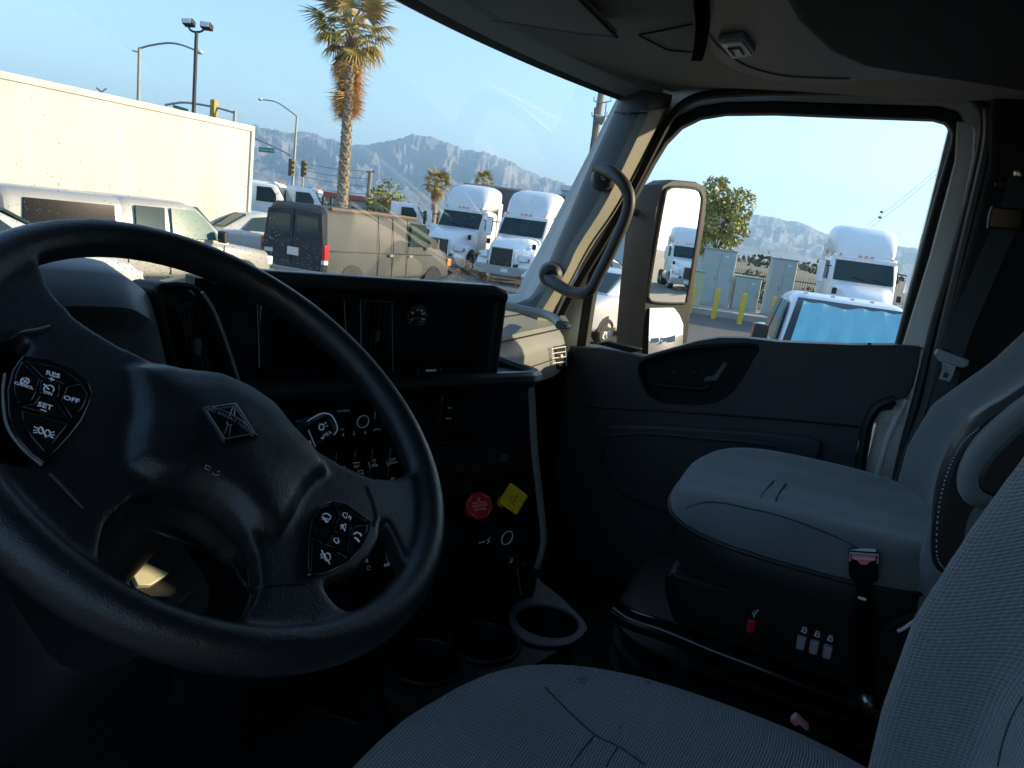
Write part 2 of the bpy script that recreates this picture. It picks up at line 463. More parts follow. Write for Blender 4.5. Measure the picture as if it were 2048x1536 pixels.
# rounded trim that carries the dome lamp
tr = [pZ(x, y, 2.684) for x, y in ((1400, -60), (1395, 30), (1405, 95), (1440, 130), (1500, 155), (1580, 172), (1680, 170), (1780, 162), (1900, 168), (1930, 150), (1760, 100), (1600, -100))]
part('lamp_trim', MB().prism(smoothline(tr, 5, True), (0, 0, .06)), M_LAMPTRIM, cab, bevel=.018, seg=4)
part('trim_groove', MB().tube(smoothline([pZ(x, y, 2.683) for x, y in ((1412, 60), (1440, 95), (1490, 130), (1560, 150), (1640, 156), (1700, 157))], 5), .0022, 6), M_GROOVE, cab)
# pillars
def pillar(sx, strip=False):
    A = [(1250, 165), (1240, 190), (1228, 225), (1180, 330), (1120, 470), (1062, 592), (1000, 614), (960, 660)]
    B = [(1300, 190), (1296, 215), (1284, 250), (1212, 399), (1154, 492), (1129, 545), (1078, 628), (1050, 690)]
    Cc = [(1345, 190), (1340, 212), (1328, 237), (1240, 405), (1186, 486), (1148, 552), (1106, 634), (1085, 690)]
    a = [pX(x, y, .935) for x, y in A]; b = [pX(x, y, .872) for x, y in B]; c = [pX(x, y, .985) for x, y in Cc]
    if sx < 0:
        a, b, c = [[V((-q.x, q.y, q.z)) for q in l] for l in (a, b, c)]
    a, b, c = smoothline(a, 4), smoothline(b, 4), smoothline(c, 4)
    rows = []
    if strip: return MB().loft([[q + V((-.003 * sx, -.004, 0)), q.lerp(r, .5) + V((-.002 * sx, -.008, 0)), r + V((-.004 * sx, -.004, 0)), r + V((.01 * sx, .02, 0)), q + V((0, .02, 0))] for q, r in zip(b[5:], c[5:])])
    for p, q, r in zip(a, b, c):
        o = (V((abs(p.x), p.y, p.z)) - CAM_LOC).normalized() * .08; o.x *= sx
        m1 = p.lerp(q, .5) + V((-.016 * sx, -.006, 0)); m2 = p.lerp(q, .85) + V((-.006 * sx, -.004, 0)); n1 = q.lerp(r, .15) + V((0, -.004, 0)); n2 = q.lerp(r, .9) + V((0, -.004, 0))
        rows.append([p + o, p, p.lerp(q, .2) + V((-.012 * sx, 0, 0)), m1, m2, q, n1, n2, r, r + V((.03 * sx, .05, 0))])
    return MB().loft(rows)
part('pillar_trim', pillar(1), M_PILLAR, cab, ang=30)
part('pillar_trim', pillar(-1), M_PILLAR, cab, ang=30)
part('pillar_strip', pillar(1, True), M_STRIP, cab, ang=30)
# seam where the upper pillar trim piece starts
part('pillar_seam', MB().tube([pX(1229, 224, .925), pX(1262, 226, .862), pX(1290, 226, .862), pX(1330, 232, .975)], .0022, 6), M_RUBBER, cab)
# speaker mesh holes strip along the pillar edge near the windshield
# grab handle on the pillar
gh = thing('grab_handle', pX(1210, 355, .86), 'grey plastic grab handle bolted to the pillar beside the windshield', 'grab handle', world=True)
hp = smoothline([pX(x, y, X) for x, y, X in ((1196, 336, .85), (1222, 344, .80), (1246, 366, .77), (1258, 395, .765), (1253, 430, .765), (1228, 490, .765), (1197, 552, .765), (1180, 580, .77), (1150, 586, .79), (1118, 572, .81), (1098, 556, .84))], 5)
n = len(hp)
part('grip', MB().tube(hp, [.0145 + .004 * (abs(2 * k / (n - 1) - 1) ** 3) for k in range(n)], 14), M_PILLAR, gh)
for x, y in ((1208, 355), (1101, 549)):
    c = pX(x, y, .845); nd = (CAM_LOC - c).normalized()
    fl = part('foot', MB().tube([c + V((.03, .01, 0)), c, c + V((-.012, -.004, 0)), c + V((-.016, -.005, 0))], [.034, .032, .027, .02], 18), M_PILLAR, gh)
    part('bolt_cap', MB().tube([c + V((-.013, -.004, 0)), c + V((-.021, -.006, 0))], [.0135, .010], 14), M_GLOSSBLK, fl)
# floor, firewall, back wall, sides
part('floor', MB().box((0, .2, 1.29), (1.98, 1.9, .06)), M_FLOOR, cab)
part('firewall', MB().box((0, 1.12, 1.66), (1.98, .06, .76)), M_CAB, cab)
bw = [V((x, -.62, z)) for x, z in ((-1.0, 1.3), (1.0, 1.3), (1.0, 2.85), (-1.0, 2.85))]
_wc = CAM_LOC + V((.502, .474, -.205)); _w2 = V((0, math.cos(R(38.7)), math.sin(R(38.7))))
_s = px(292, 1148, _wc - V((0, -math.sin(R(38.7)), math.cos(R(38.7)))) * .262, V((0, -math.sin(R(38.7)), math.cos(R(38.7))))); _k = (_s.y + .62) / -SUN_DIR.y; _c = _s + SUN_DIR * _k        # slit added in the back wall so one sun ray reaches the column
sun_slit = [V((_c.x + x * .03, -.62, _c.z + z * .055)) for x, z in rrect(2.0, 1.0, .2)]
part('back_wall', MB().fill(bw, [sun_slit], (0, -.05, 0)), M_CAB, cab)
part('rear_window', MB().add([q + V((0, -.025, 0)) for q in sun_slit], [tuple(range(len(sun_slit)))]), M_GLASS, cab)  # pane over the added sun slit, not a window of the cab
part('roof_panel', MB().box((0, .05, 2.93), (2.12, 1.5, .05)), M_WHITEP, cab)
# side panels of the body with the door openings left free
for sx in (1, -1):
    X = 1.085 * sx
    outer = [V((X, y, z)) for y, z in ((-.67, 1.2), (1.15, 1.2), (1.15, 2.06), (.86, 2.10), (.62, 2.72), (.62, 2.95), (-.67, 2.95))]
    zb = 1.32
    hole = [V((X, y, z)) for y, z in ((-.19, zb), (.68, zb), (.72, 2.05), (.60, 2.34), (.45, 2.69), (-.19, 2.70))]
    part('side_panel', MB().fill(outer, [hole], (-.03 * sx, 0, 0)), M_WHITEP, cab)
part('cowl', MB().loft([[ws_bot(x) + V((0, .02, .0)), ws_bot(x) + V((0, .35, -.10)), ws_bot(x) + V((0, .35, -.6)), ws_bot(x) + V((0, .02, -.6))] for x in xs]), M_RUBBER, cab)
part('kick_panel', MB().box((1.02, .88, 1.62), (.03, .54, .64)), M_DASH, cab)
part('kick_panel', MB().box((1.03, .46, 1.58), (.03, .40, .56)), M_DASH, cab)
part('kick_panel', MB().box((-1.02, .88, 1.7), (.03, .54, .80)), M_DASH, cab)
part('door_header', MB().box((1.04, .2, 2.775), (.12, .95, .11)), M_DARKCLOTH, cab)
# hood of this truck, below the line of sight
hd = []
for y, hw, zt in ((1.30, .92, 1.93), (1.8, .9, 1.86), (2.4, .86, 1.72), (2.85, .8, 1.52), (3.0, .72, 1.2)):
    hd.append([V((x * 2 * hw, y, 1.0 + (zt - 1.0) * (.5 + z))) for x, z in rrect(1, 1, .18)])
part('hood', MB().loft(hd), M_WHITEP, cab)
# B pillar
bp = [pX(x, y, .93) for x, y in ((1985, 190), (1978, 330), (1935, 500), (1886, 680), (1868, 760), (1850, 860), (1800, 1040), (1770, 1300), (2300, 1400), (2700, 700), (2600, 100))]
part('rear_pillar_trim', MB().prism(bp, (.06, 0, 0)), M_CAB, cab, bevel=.012, seg=3)
part('door_weatherstrip', MB().tube(smoothline([pX(x, y, .972) for x, y in ((1100, 690), (1128, 620), (1168, 548), (1215, 470), (1270, 370), (1320, 272), (1345, 230), (1380, 200), (1440, 187), (1600, 181), (1800, 182), (1930, 190), (1958, 206), (1968, 235), (1962, 300), (1925, 460), (1870, 650), (1845, 760), (1800, 930), (1770, 1100))], 5), .0115, 8), M_RUBBER, cab)
part('pillar_edge', MB().tube(smoothline([pX(x, y, .955) for x, y in ((1978, 215), (1976, 290), (1942, 440), (1893, 640), (1868, 745), (1850, 820), (1812, 920), (1770, 1060))], 5), .0125, 8), M_PILLAR, cab)
# loose black strap hanging from the overhead shelf
st_ = [pZ(1400, -60, 2.655), pZ(1402, 0, 2.655), pZ(1405, 50, 2.655), pZ(1400, 95, 2.662), pZ(1393, 122, 2.682)]
sb = MB(); st_ = smoothline(st_, 5); wv = (zz(1386, 60) - zz(1416, 60)).normalized() * .0115
sb.loft([[q - wv, q + wv, q + wv + V((0, 0, .003)), q - wv + V((0, 0, .003))] for q in st_])
solo('hanging_strap', sb, M_STRAP, 'black webbing strap hanging from the overhead shelf next to the dome lamp', 'strap', loc=st_[0])
# dome lamp
dl = thing('dome_lamp', pZ(1475, 85, 2.684), 'small rectangular dome lamp with a grey lens in the overhead trim', 'dome lamp', world=True)
dq = [pZ(x, y, 2.684) for x, y in ((1437, 68), (1490, 62), (1512, 96), (1466, 104))]
dc = sum(dq, V()) / 4
part('bezel', MB().prism([dc + (q - dc) * 1.0 for q in dq], (0, 0, -.012)), M_DASHGREY, dl, bevel=.003)
part('lens', MB().prism([dc + (q - dc) * .84 + V((0, 0, -.011)) for q in dq], (0, 0, -.005)), mat('lamp_lens', (.5, .52, .5), .25), dl, bevel=.002)
part('switch', MB().tube([dc + (q - dc) * .4 + V((0, 0, -.0175)) for q in (dq[3], dq[0], dq[1], dq[2])], .0022, 6), M_PLASTIC, dl)
# sun visor
vs = thing('sun_visor', pZ(1100, 20, 2.69), 'grey cloth sun visor folded up against the headliner above the windshield', 'sun visor', world=True)
vq = [(830, -90), (872, 8), (905, 24), (960, 36), (1060, 52), (1160, 68), (1234, 74), (1222, 62), (1190, 30), (1150, -10), (1120, -60)]
vp = [zz(x, y, 2.69) for x, y in vq]
vz = min(q.z for q in vp) - .006
vp = [pZ(x, y, vz) for x, y in vq]
part('visor_panel', MB().prism(vp, (0, 0, .014)), M_HEAD, vs, bevel=.005, seg=3)
part('visor_edge', MB().tube(vp[1:8], .003, 6), M_HEADPL, vs)
part('visor_edge', MB().tube(vp[6:11], .003, 6), M_DARKCLOTH, vs)

# ================================================================== PASSENGER DOOR
door = thing('passenger_door', (1.0, .2, 1.35), 'closed passenger door with white painted frame, black window seal and grey trim panel', 'truck door', world=True)
def dp(lst, X): return [pX(x, y, X) for x, y in lst]
G = [(1160, 800), (1175, 685), (1186, 610), (1202, 523), (1240, 450), (1278, 382), (1307, 328), (1332, 287), (1362, 256), (1400, 237), (1450, 229), (1550, 228), (1700, 234), (1868, 240), (1893, 247), (1904, 268), (1900, 290), (1860, 430), (1790, 690), (1764, 796)]
g3 = dp(G, 1.03); g2 = [(q.y, q.z) for q in g3]
def ring(a, b, x0, x1): return MB().fill([V((x0, y, z)) for y, z in b], [[V((x0, y, z)) for y, z in a]], (x1 - x0, 0, 0))
s2 = offset2(g2, .030); w2 = offset2(g2, .066)
part('glass', MB().add([V((1.045, y, z)) for y, z in offset2(g2, .01)], [tuple(range(len(g2)))]), M_GLASS, door)
part('window_seal', ring(g2, s2, 1.018, 1.06), M_RUBBER, door, bevel=.006)
part('window_frame', ring(offset2(g2, .026), w2, 1.024, 1.07), M_WHITEP, door, bevel=.008)
part('frame_edge', MB().prism(dp([(1912, 240), (1944, 246), (1952, 262), (1948, 320), (1904, 520), (1856, 700), (1800, 700), (1858, 510), (1908, 320)], 1.016), (.04, 0, 0)), M_WHITEP, door, bevel=.006)
# painted triangle in front of the window
part('frame_corner', MB().prism(dp([(1112, 640), (1150, 585), (1190, 520), (1176, 600), (1158, 700), (1098, 700)], 1.022), (.05, 0, 0)), M_WHITEP, door, bevel=.004)
PO = [(1132, 694), (1200, 696), (1285, 713), (1340, 697), (1395, 682), (1440, 675), (1490, 676), (1560, 684), (1700, 690), (1790, 690), (1842, 694), (1838, 725), (1826, 775), (1812, 796), (1765, 803), (1738, 822), (1724, 850), (1716, 890), (1700, 1010), (1690, 1250), (1180, 1250), (1105, 1000), (1128, 780)]
PK = [(1279, 728), (1330, 706), (1395, 694), (1450, 690), (1514, 692), (1500, 722), (1478, 762), (1452, 790), (1418, 804), (1360, 806), (1312, 798), (1290, 776)]
X0 = .985
part('trim_panel', MB().fill(dp(PO, X0), [dp(PK, X0)], (.06, 0, 0)), M_DOOR, door, bevel=.009, seg=3)
pk = part('pull_pocket', MB().prism([q + V((.0, 0, 0)) for q in dp([(x + (x - 1390) * .04, y + (y - 745) * .06) for x, y in PK], 1.03)], (.02, 0, 0)), M_DASH, door)
part('pocket_rim', MB().tube(smoothline(dp(PK, X0), 3, True), .0045, 6, True), M_DASH, door)
part('pull_bar', MB().tube(smoothline(dp([(1312, 768), (1330, 772), (1370, 775), (1405, 778), (1420, 772)], 1.0), 5), [.008] * 5 * 4 + [.007], 8), M_DASH, pk)
lv = MB().prism(dp([(1405, 764), (1412, 754), (1428, 752), (1448, 724), (1456, 728), (1440, 752), (1434, 762), (1418, 762)], 1.0), (.012, 0, 0))
part('door_lever', lv, M_CONSOLE, pk, bevel=.002)
for x in (1348, 1388): part('screw_cap', MB().tube([pX(x, 744, 1.03), pX(x, 744, 1.022)], [.012, .010], 12), M_DASH, pk)
# raised fascia of the trim above the seam, seam, lower map pocket
part('trim_seam', MB().tube(smoothline(dp([(1160, 812), (1250, 817), (1400, 826), (1560, 838), (1718, 853)], X0 - .001), 4), .0035, 6), M_RUBBER, door)
mp = MB().prism(dp([(1215, 850), (1330, 852), (1500, 862), (1620, 874), (1646, 884), (1640, 910), (1600, 985), (1540, 1040), (1330, 1030), (1240, 990), (1200, 930)], X0 - .016), (.02, 0, 0))
part('map_pocket', mp, M_DOOR, door, bevel=.009, seg=3)
part('pocket_ridge', MB().tube(smoothline(dp([(1225, 985), (1200, 930), (1200, 890), (1222, 872), (1300, 868), (1420, 878), (1520, 888), (1552, 898), (1545, 925)], X0 - .018), 4), .004, 6), M_DOOR, door)
# switch strip on the sill in front of the pocket
part('sill_switch_strip', MB().prism(dp([(1190, 688), (1215, 684), (1283, 700), (1262, 706)], X0 + .012), (.02, 0, .003)), M_DASH, door, bevel=.002)
for x in (1222, 1256): part('sill_switch', MB().box(pX(x, 692 + (x - 1222) * .2, X0 + .02) + V((.008, 0, .006)), (.02, .024, .006)), M_CONSOLE, door, bevel=.0015)
lk = pX(1735, 706, 1.0)
k0 = part('lock_base', MB().tube([lk + V((0, 0, -.004)), lk + V((0, 0, .004))], [.013, .010], 14), M_PLASTIC, door)
part('lock_knob', MB().tube([lk + V((0, 0, .003)), lk + V((0, 0, .02)), lk + V((0, 0, .026))], [.0045, .0055, .004], 10), M_PLASTIC, k0)
# painted door edge showing below the belt line
part('painted_edge', MB().tube(smoothline(dp([(1812, 800), (1795, 830), (1772, 880), (1752, 950), (1742, 1000)], 1.0), 4), .006, 6), M_WHITEP, door)
part('lower_seal', MB().tube(smoothline(dp([(1790, 800), (1758, 812), (1738, 840), (1728, 890), (1714, 980), (1700, 1100)], .982), 4), .013, 8), M_RUBBER, door)

# ================================================================== MIRROR
mr = thing('side_mirror', (1.32, .75, 2.1), 'tall black truck mirror outside the door window with flat and convex glass', 'side mirror', world=True)
MC = pX(1350, 510, 1.33)                                     # middle of the flat glass
def bis(P, t): return ((CAM_LOC - P).normalized() + t.normalized()).normalized()
mn = bis(pX(1362, 505, 1.33), hdir(164))
mr_u = V((mn.y, -mn.x, 0)).normalized()                      # to the right as the driver sees it
if mr_u.dot(CR) < 0: mr_u = -mr_u
mr_v = mn.cross(mr_u); mr_v = mr_v if mr_v.z > 0 else -mr_v
def mpx(x, y, off=0): return px(x, y, MC + mn * off, mn)
house = [(1326, 372), (1345, 362), (1395, 366), (1408, 376), (1413, 400), (1408, 450), (1384, 590), (1372, 700), (1360, 760), (1282, 760), (1284, 690), (1292, 600), (1312, 420)]
hp_ = [mpx(x, y, -.004) for x, y in house]
back = -mn * .135
hc = sum(hp_, V()) / len(hp_)
rings = [hp_, [hc + (q - hc) * 1.015 - mn * .012 for q in hp_], [hc + (q - hc) * 1.0 + back * .6 + mr_v * 0 for q in hp_], [hc + (q - hc) * .9 + back for q in hp_]]
part('housing', MB().loft(rings), mat('mirror_housing_plastic', (.008, .008, .008), .5, spec=.3, bump=('noise', 300, .2, .001)), mr, ang=40)
fg = smoothline([mpx(x, y, .001) for x, y in ((1330, 392), (1338, 378), (1352, 374), (1392, 378), (1402, 390), (1403, 410), (1390, 500), (1374, 596), (1364, 606), (1310, 604), (1298, 596), (1298, 580), (1314, 480))], 4, True)
part('flat_glass', MB().add(fg, [tuple(range(len(fg)))]), M_MIRROR, mr, smooth=False)
part('glass_rim', MB().tube(fg, .0045, 6, True), M_RUBBER, mr)
# convex glass: a cap of a sphere placed so that the low sun glints near its top edge
GP = mpx(1337, 626, .006)
gn = bis(GP, SUN_DIR); RAD = .40; SCN = GP - gn * RAD
cg = []
for x, y in [(1300 + 68 * i / 8 - (6 * j / 10), 616 + 150 * j / 10) for j in range(11) for i in range(9)]:
    q = mpx(x, y); d = (q - CAM_LOC).normalized(); oc = CAM_LOC - SCN; b = d.dot(oc); c = oc.dot(oc) - RAD * RAD
    cg.append(CAM_LOC + d * (-b - math.sqrt(max(b * b - c, 0))))
part('convex_glass', MB().add(cg, [(j * 9 + i, j * 9 + i + 1, (j + 1) * 9 + i + 1, (j + 1) * 9 + i) for j in range(10) for i in range(8)]), M_MIRROR, mr)
part('mount_arm', MB().tube([hc + back * .5 + V((0, 0, -.45)), V((1.09, .82, 1.72))], .02, 8), M_RUBBER, mr)
part('mount_arm', MB().tube([hc + back * .6 + V((-.02, 0, .15)), V((1.08, .74, 2.38))], .012, 8), M_RUBBER, mr)

# ================================================================== DASHBOARD
dash = thing('dashboard', (0, .8, 1.6), 'black wrap-around truck dashboard with vents, gauge, radio and switch panels', 'dashboard', world=True)
SD = V((math.sin(R(116)), math.cos(R(116)), 0)); SN = V((SD.y, -SD.x, 0)); SO = V((.24, .47, 0))
if SN.dot(CAM_LOC - SO) < 0: SN = -SN
def st(x, y, off=0.0): return px(x, y, SO + SN * off, SN)
def sl_(q): return (q - SO).dot(SD), q.z                          # stack coordinates (along, height)
def sp(s, z, off=0.0): return SO + SD * s + SN * off + V((0, 0, z))
def slab(mb, s0, s1, z0, z1, o0, o1):
    return mb.hexa([sp(s0, z0, o0), sp(s1, z0, o0), sp(s1, z1, o0), sp(s0, z1, o0)], [sp(s0, z0, o1), sp(s1, z0, o1), sp(s1, z1, o1), sp(s0, z1, o1)])
def spx(mb, x0, y0, x1, y1, o0, o1):
    """slab whose face covers the photograph's rectangle on the stack plane"""
    a, b = sl_(st(x0, (y0 + y1) / 2, o1)), sl_(st(x1, (y0 + y1) / 2, o1)); xm = (x0 + x1) / 2
    return slab(mb, a[0], b[0], sl_(st(xm, y1, o1))[1], sl_(st(xm, y0, o1))[1], o0, o1)
SR = sl_(st(997, 640))[0]                                         # right end of the upper stack
s_l = -.60
# hood over the stack and its right-hand lip
part('stack_hood', MB().loft([[sp(s_, z1_, .018), sp(s_, z1_ - .022, .018), sp(s_, 2.09, -.40), sp(s_, 2.118, -.40), sp(s_, z1_ - .002, -.02)] for s_, z1_ in ((s_l + .02, 2.202), (SR - .03, 2.201), (SR + .004, 2.192))]), M_HOOD, dash, bevel=.008, seg=4)
part('stack_lip', slab(MB(), SR - .020, SR + .006, 2.03, 2.188, -.05, .014), M_DASH, dash, bevel=.009, seg=4)
up_ = part('upper_panel', slab(MB(), s_l, SR - .014, 2.03, 2.182, -.06, -.022), M_DASH, dash)
# lower stack, wider towards the floor
lw = [sp(-.62, 1.55, -.002), sp(.10, 1.52, -.002), sp(.115, 1.66, -.002), sp(.03, 1.93, -.002), sp(.012, 2.035, -.002), sp(-.62, 2.035, -.002)]
lo_ = part('lower_panel', MB().prism(lw, -SN * .3), M_DASH, dash, bevel=.008, seg=3)
part('stack_edge', MB().tube(smoothline([sp(.005, 2.03, -.004), sp(.02, 1.97, -.004), sp(.04, 1.89, -.004), sp(.075, 1.78, -.004), sp(.105, 1.68, -.004), sp(.095, 1.62, -.004)], 4), .009, 8), M_DASHGREY, dash)
# padded ledge between the panels, turning back towards the windshield on its right
lg = MB()
lp = smoothline([sp(-.62, 2.035, .02), sp(-.3, 2.035, .022), sp(-.06, 2.035, .024), sp(-.012, 2.034, .018), sp(.010, 2.034, -.004), sp(-.01, 2.04, -.06), sp(-.06, 2.06, -.20)], 6)
part('padded_ledge', lg.tube(lp, .0155, 10), M_LEATHER, dash)
part('ledge_tray', slab(MB(), -.62, .0, 2.026, 2.040, -.05, .015), M_DASH, dash)
def lines(mb, pts, off, r=.0007): return mb.tube([st(x, y, off) for x, y in pts], r, 5)
# screen left of the stack centre
part('infotainment_screen', spx(MB(), 516, 604, 694, 738, -.024, -.017), M_SCREEN, dash, bevel=.003)
part('screen_edge', lines(MB(), [(515, 608), (519, 735)], -.016, .0009), M_DASHGREY, dash)
part('screen_edge', lines(MB(), [(688, 598), (692, 664)], -.016, .0008), M_DASHGREY, dash)
# tall vent in the stack
v = part('air_vent', spx(MB(), 722, 598, 786, 742, -.04, -.018), M_PLASTIC, dash, bevel=.003)
for k in range(5):
    x = 733 + k * 10.5; part('slat', spx(MB(), x, 606, x + 3, 736, -.018, -.008), M_PLASTIC, v)
part('vent_rim', lines(MB(), [(723, 740), (721, 600), (784, 604), (786, 742)], -.016, .0010), M_DASHGREY, v)
part('vent_tab', spx(MB(), 754, 662, 760, 682, -.01, -.004), M_CONSOLE, v)
# air pressure gauge
gc = st(830, 632, -.02)
ga = part('air_gauge', MB().tube([gc - SN * .01, gc + SN * .006, gc + SN * .007], [.0235, .0235, .0205], 32), M_GLOSSBLK, dash)
part('gauge_face', MB().disc(gc + SN * .0072, SN, .0195, 28), mat('gauge_face_black', (.008, .008, .008), .6), ga)
GM = frame(gc + SN * .0076, SD, V((0, 0, 1)))
tk = MB()
for k in range(13):
    a = R(215 - k * 250 / 12); l = .0165 if k % 3 else .0150
    tk.hexa(*[[GM @ V((r_ * math.cos(a) + o_ * math.sin(a), r_ * math.sin(a) - o_ * math.cos(a), h_)) for r_, o_ in ((l, .0003), (.0185, .0003), (.0185, -.0003), (l, -.0003))] for h_ in (0, .0003)])
part('gauge_ticks', tk, M_MARKDIM, ga, smooth=False)
for txt, a, rr in (('0', 205, .0115), ('30', 150, .0118), ('60', 98, .0112), ('90', 58, .0122), ('120', 28, .0112), ('150', -20, .0110)):
    part('gauge_number', text_mb(txt, .0052, GM @ Matrix.Translation((rr * math.cos(R(a)), rr * math.sin(R(a)), .0002))), M_MARKDIM, ga, smooth=False)
part('gauge_needle', MB().tube([GM @ V((.004, -.0012, .0012)), GM @ V((-.0145, -.0045, .0012))], [.0009, .0005], 6), mat('needle_red', (.9, .02, .02), .4), ga)
part('gauge_symbol', MB().tube([GM @ V((x, y, .0006)) for x, y in ((.003, -.0125), (.0105, -.0125), (.0105, -.0075), (.003, -.0075))], .00035, 5, True), M_MARKDIM, ga)
for x in (940, 970): part('panel_hole', MB().disc(st(x, 639, -.0215), SN, .0022, 10), M_RUBBER, dash)
# small clip standing on the ledge
part('ledge_clip', spx(MB(), 836, 738, 884, 752, .02, .032), M_GLOSSBLK, dash, bevel=.002)
part('clip_stem', spx(MB(), 838, 750, 862, 775, .012, .024), M_GLOSSBLK, dash, bevel=.002)
part('clip_print', spx(MB(), 852, 739, 872, 743, .030, .0325), M_MARKDIM, dash)
# radio
rd = part('radio_panel', spx(MB(), 560, 812, 790, 896, -.01, .004), M_GLOSSBLK, dash, bevel=.002)
kc = st(717, 838, .004)
kn = part('volume_knob', MB().tube([kc, kc + SN * .012, kc + SN * .014], [.0115, .011, .0095], 24), M_PLASTIC, dash)
part('knob_ring', MB().tube([kc + SN * .0145 + (SD * math.cos(2 * math.pi * k / 28) + V((0, 0, 1)) * math.sin(2 * math.pi * k / 28)) * .0098 for k in range(28)], .0010, 6, True), M_MARKDIM, kn)
def stext(txt, x, y, size, m_=None, off=.0048, parent=None, rot=0, name='lettering'):
    q = st(x, y, off)
    return part(name, text_mb(txt, size, frame(q, SD, V((0, 0, 1))) @ Matrix.Rotation(R(rot), 4, 'Z')), m_ or M_MARKDIM, parent or dash, smooth=False)
for x, y, t_ in ((662, 872, '3'), (686, 870, '4'), (708, 867, '5'), (731, 865, '6')): stext(t_, x, y, .0085, parent=rd)
stext('VOL MENU', 687, 822, .0045, parent=rd); stext('RDM', 684, 859, .0035, parent=rd)
stext('FM', 598, 843, .0075, mat('blue_display', (.1, .16, .3), .4), parent=rd)
part('mark', MB().tube([st(x, y, .0048) for x, y in ((747, 862), (750, 859), (756, 858), (761, 860))], .0009, 6), M_MARKDIM, rd)
part('mark', MB().tube([st(750, 824, .0048), st(750, 838, .0048)], .0007, 6), M_MARKDIM, rd)
# rocker switches
rows = [(668, 902, 704, 992), (706, 900, 736, 990), (740, 896, 768, 984), (776, 892, 806, 982)]
def ic(mb, pts, off=.0055, r=.0008): return mb.tube([st(x, y, off) for x, y in pts], r, 5)
sw = []
for i, (a, b, c, d) in enumerate(rows):
    sw.append(part('rocker_switch', spx(MB(), a, b, c, d, -.006, .004), M_GLOSSBLK, dash, bevel=.003))
E1 = [(676, 940), (680, 934), (688, 936), (689, 944), (682, 948)]
part('symbol', ic(MB(), E1), M_MARKDIM, sw[0]); part('symbol', ic(MB(), [(679, 945), (691, 932)]), M_MARKDIM, sw[0])
b = ic(MB(), [(706, 926), (720, 925)])
for dx, dy in ((-5, 7), (-2, 9), (2, 9), (6, 6)): ic(b, [(713 + dx * .6, 928 + dy * .3), (713 + dx, 927 + dy)], r=.0006)
part('symbol', b, M_MARKDIM, sw[1])
part('symbol', ic(ic(MB(), [(716, 942), (725, 940), (727, 952), (717, 953), (716, 942)]), [(716, 948), (727, 946)]), M_MARKDIM, sw[1])
for (x, y) in ((749, 923), (756, 963)):
    bb = ic(MB(), [(x - 4, y - 3), (x + 3, y - 4), (x + 1, y), (x - 3, y)], r=.0006)
    ic(bb, [(x - 5, y + 8), (x, y + 5), (x + 6, y + 7)], r=.0012); ic(bb, [(x - 5, y + 10), (x + 6, y + 9)], r=.0009)
    part('symbol', bb, M_MARKDIM, sw[2])
part('symbol', ic(MB(), [(737, 924), (740, 936)], r=.0007), M_MARKDIM, sw[2]); part('symbol', ic(MB(), [(773, 921), (776, 933)], r=.0007), M_MARKDIM, sw[3])
stext('SUSP', 785, 919, .0062, parent=sw[3], off=.005); stext('DUMP', 786, 926, .0062, parent=sw[3], off=.005)
bb = ic(MB(), [(780, 964), (784, 957), (788, 956), (790, 962), (780, 964)], r=.0013); ic(bb, [(792, 961), (797, 959), (797, 965), (791, 966)], r=.0007)
part('symbol', bb, M_MARKDIM, sw[3])
# climate controls behind the lower rim
cp = part('climate_panel', spx(MB(), 668, 1070, 830, 1165, -.01, .003), M_GLOSSBLK, dash, bevel=.002)
for x, y in ((716, 1118), (790, 1112)):
    c = st(x, y, .003); part('climate_dial', MB().tube([c, c + SN * .012, c + SN * .015], [.022, .020, .017], 26), M_PLASTIC, cp)
arc = lambda cx, cy, rx, ry, a0, a1, n=9: [(cx + rx * math.cos(R(a0 + (a1 - a0) * k / n)), cy - ry * math.sin(R(a0 + (a1 - a0) * k / n))) for k in range(n + 1)]
part('symbol', ic(MB(), arc(792, 1108, 20, 24, 115, 235), .019, .0009), mat('blue_print', (.12, .35, .6), .5), cp)
part('symbol', ic(MB(), [(769, 1131), (778, 1128)], .019, .0028), M_MARK, cp)
bb = MB()
for k in range(6): ic(bb, [(792 + 1.6 * math.cos(k * 1.047), 1107 - 1.6 * math.sin(k * 1.047)), (792 + 4 * math.cos(k * 1.047), 1107 - 5 * math.sin(k * 1.047))], .019, .0007)
part('symbol', bb, M_MARK, cp)
part('symbol', ic(ic(MB(), [(706, 1130), (712, 1122), (716, 1120), (717, 1130), (706, 1133)], .019, .0013), [(721, 1110), (725, 1116), (728, 1124)], .019, .0014), M_MARK, cp)
part('symbol', ic(ic(MB(), [(733, 1118), (734, 1124)], .019, .0020), arc(738, 1136, 4, 4, 0, 330), .019, .0008), M_MARKDIM, cp)
# glove panel with its switch, open cubby
part('side_box_face', spx(MB(), 878, 776, 1052, 862, -.004, .003), M_DASH, dash, bevel=.002)
so_ = part('spare_switch', spx(MB(), 882, 790, 916, 850, .0, .006), M_GLOSSBLK, dash, bevel=.002)
stext('ON', 899, 816, .0048, parent=so_, off=.0066); stext('SPARE', 897, 837, .0042, parent=so_, off=.0066)
cu = part('cubby', spx(MB(), 872, 884, 1032, 940, -.002, .002), M_RUBBER, dash)
part('cubby_rim', MB().tube([st(x, y, .003) for x, y in ((872, 888), (1030, 876), (1034, 934), (874, 946))], .003, 6, True), M_DASH, cu)
bl = MB()
for k in range(8): spx(bl, 1002 + k * 1.9, 909, 1003 + k * 1.9, 923, .002, .0032)
part('paper_label', bl, M_DASHLINE, cu, smooth=False)
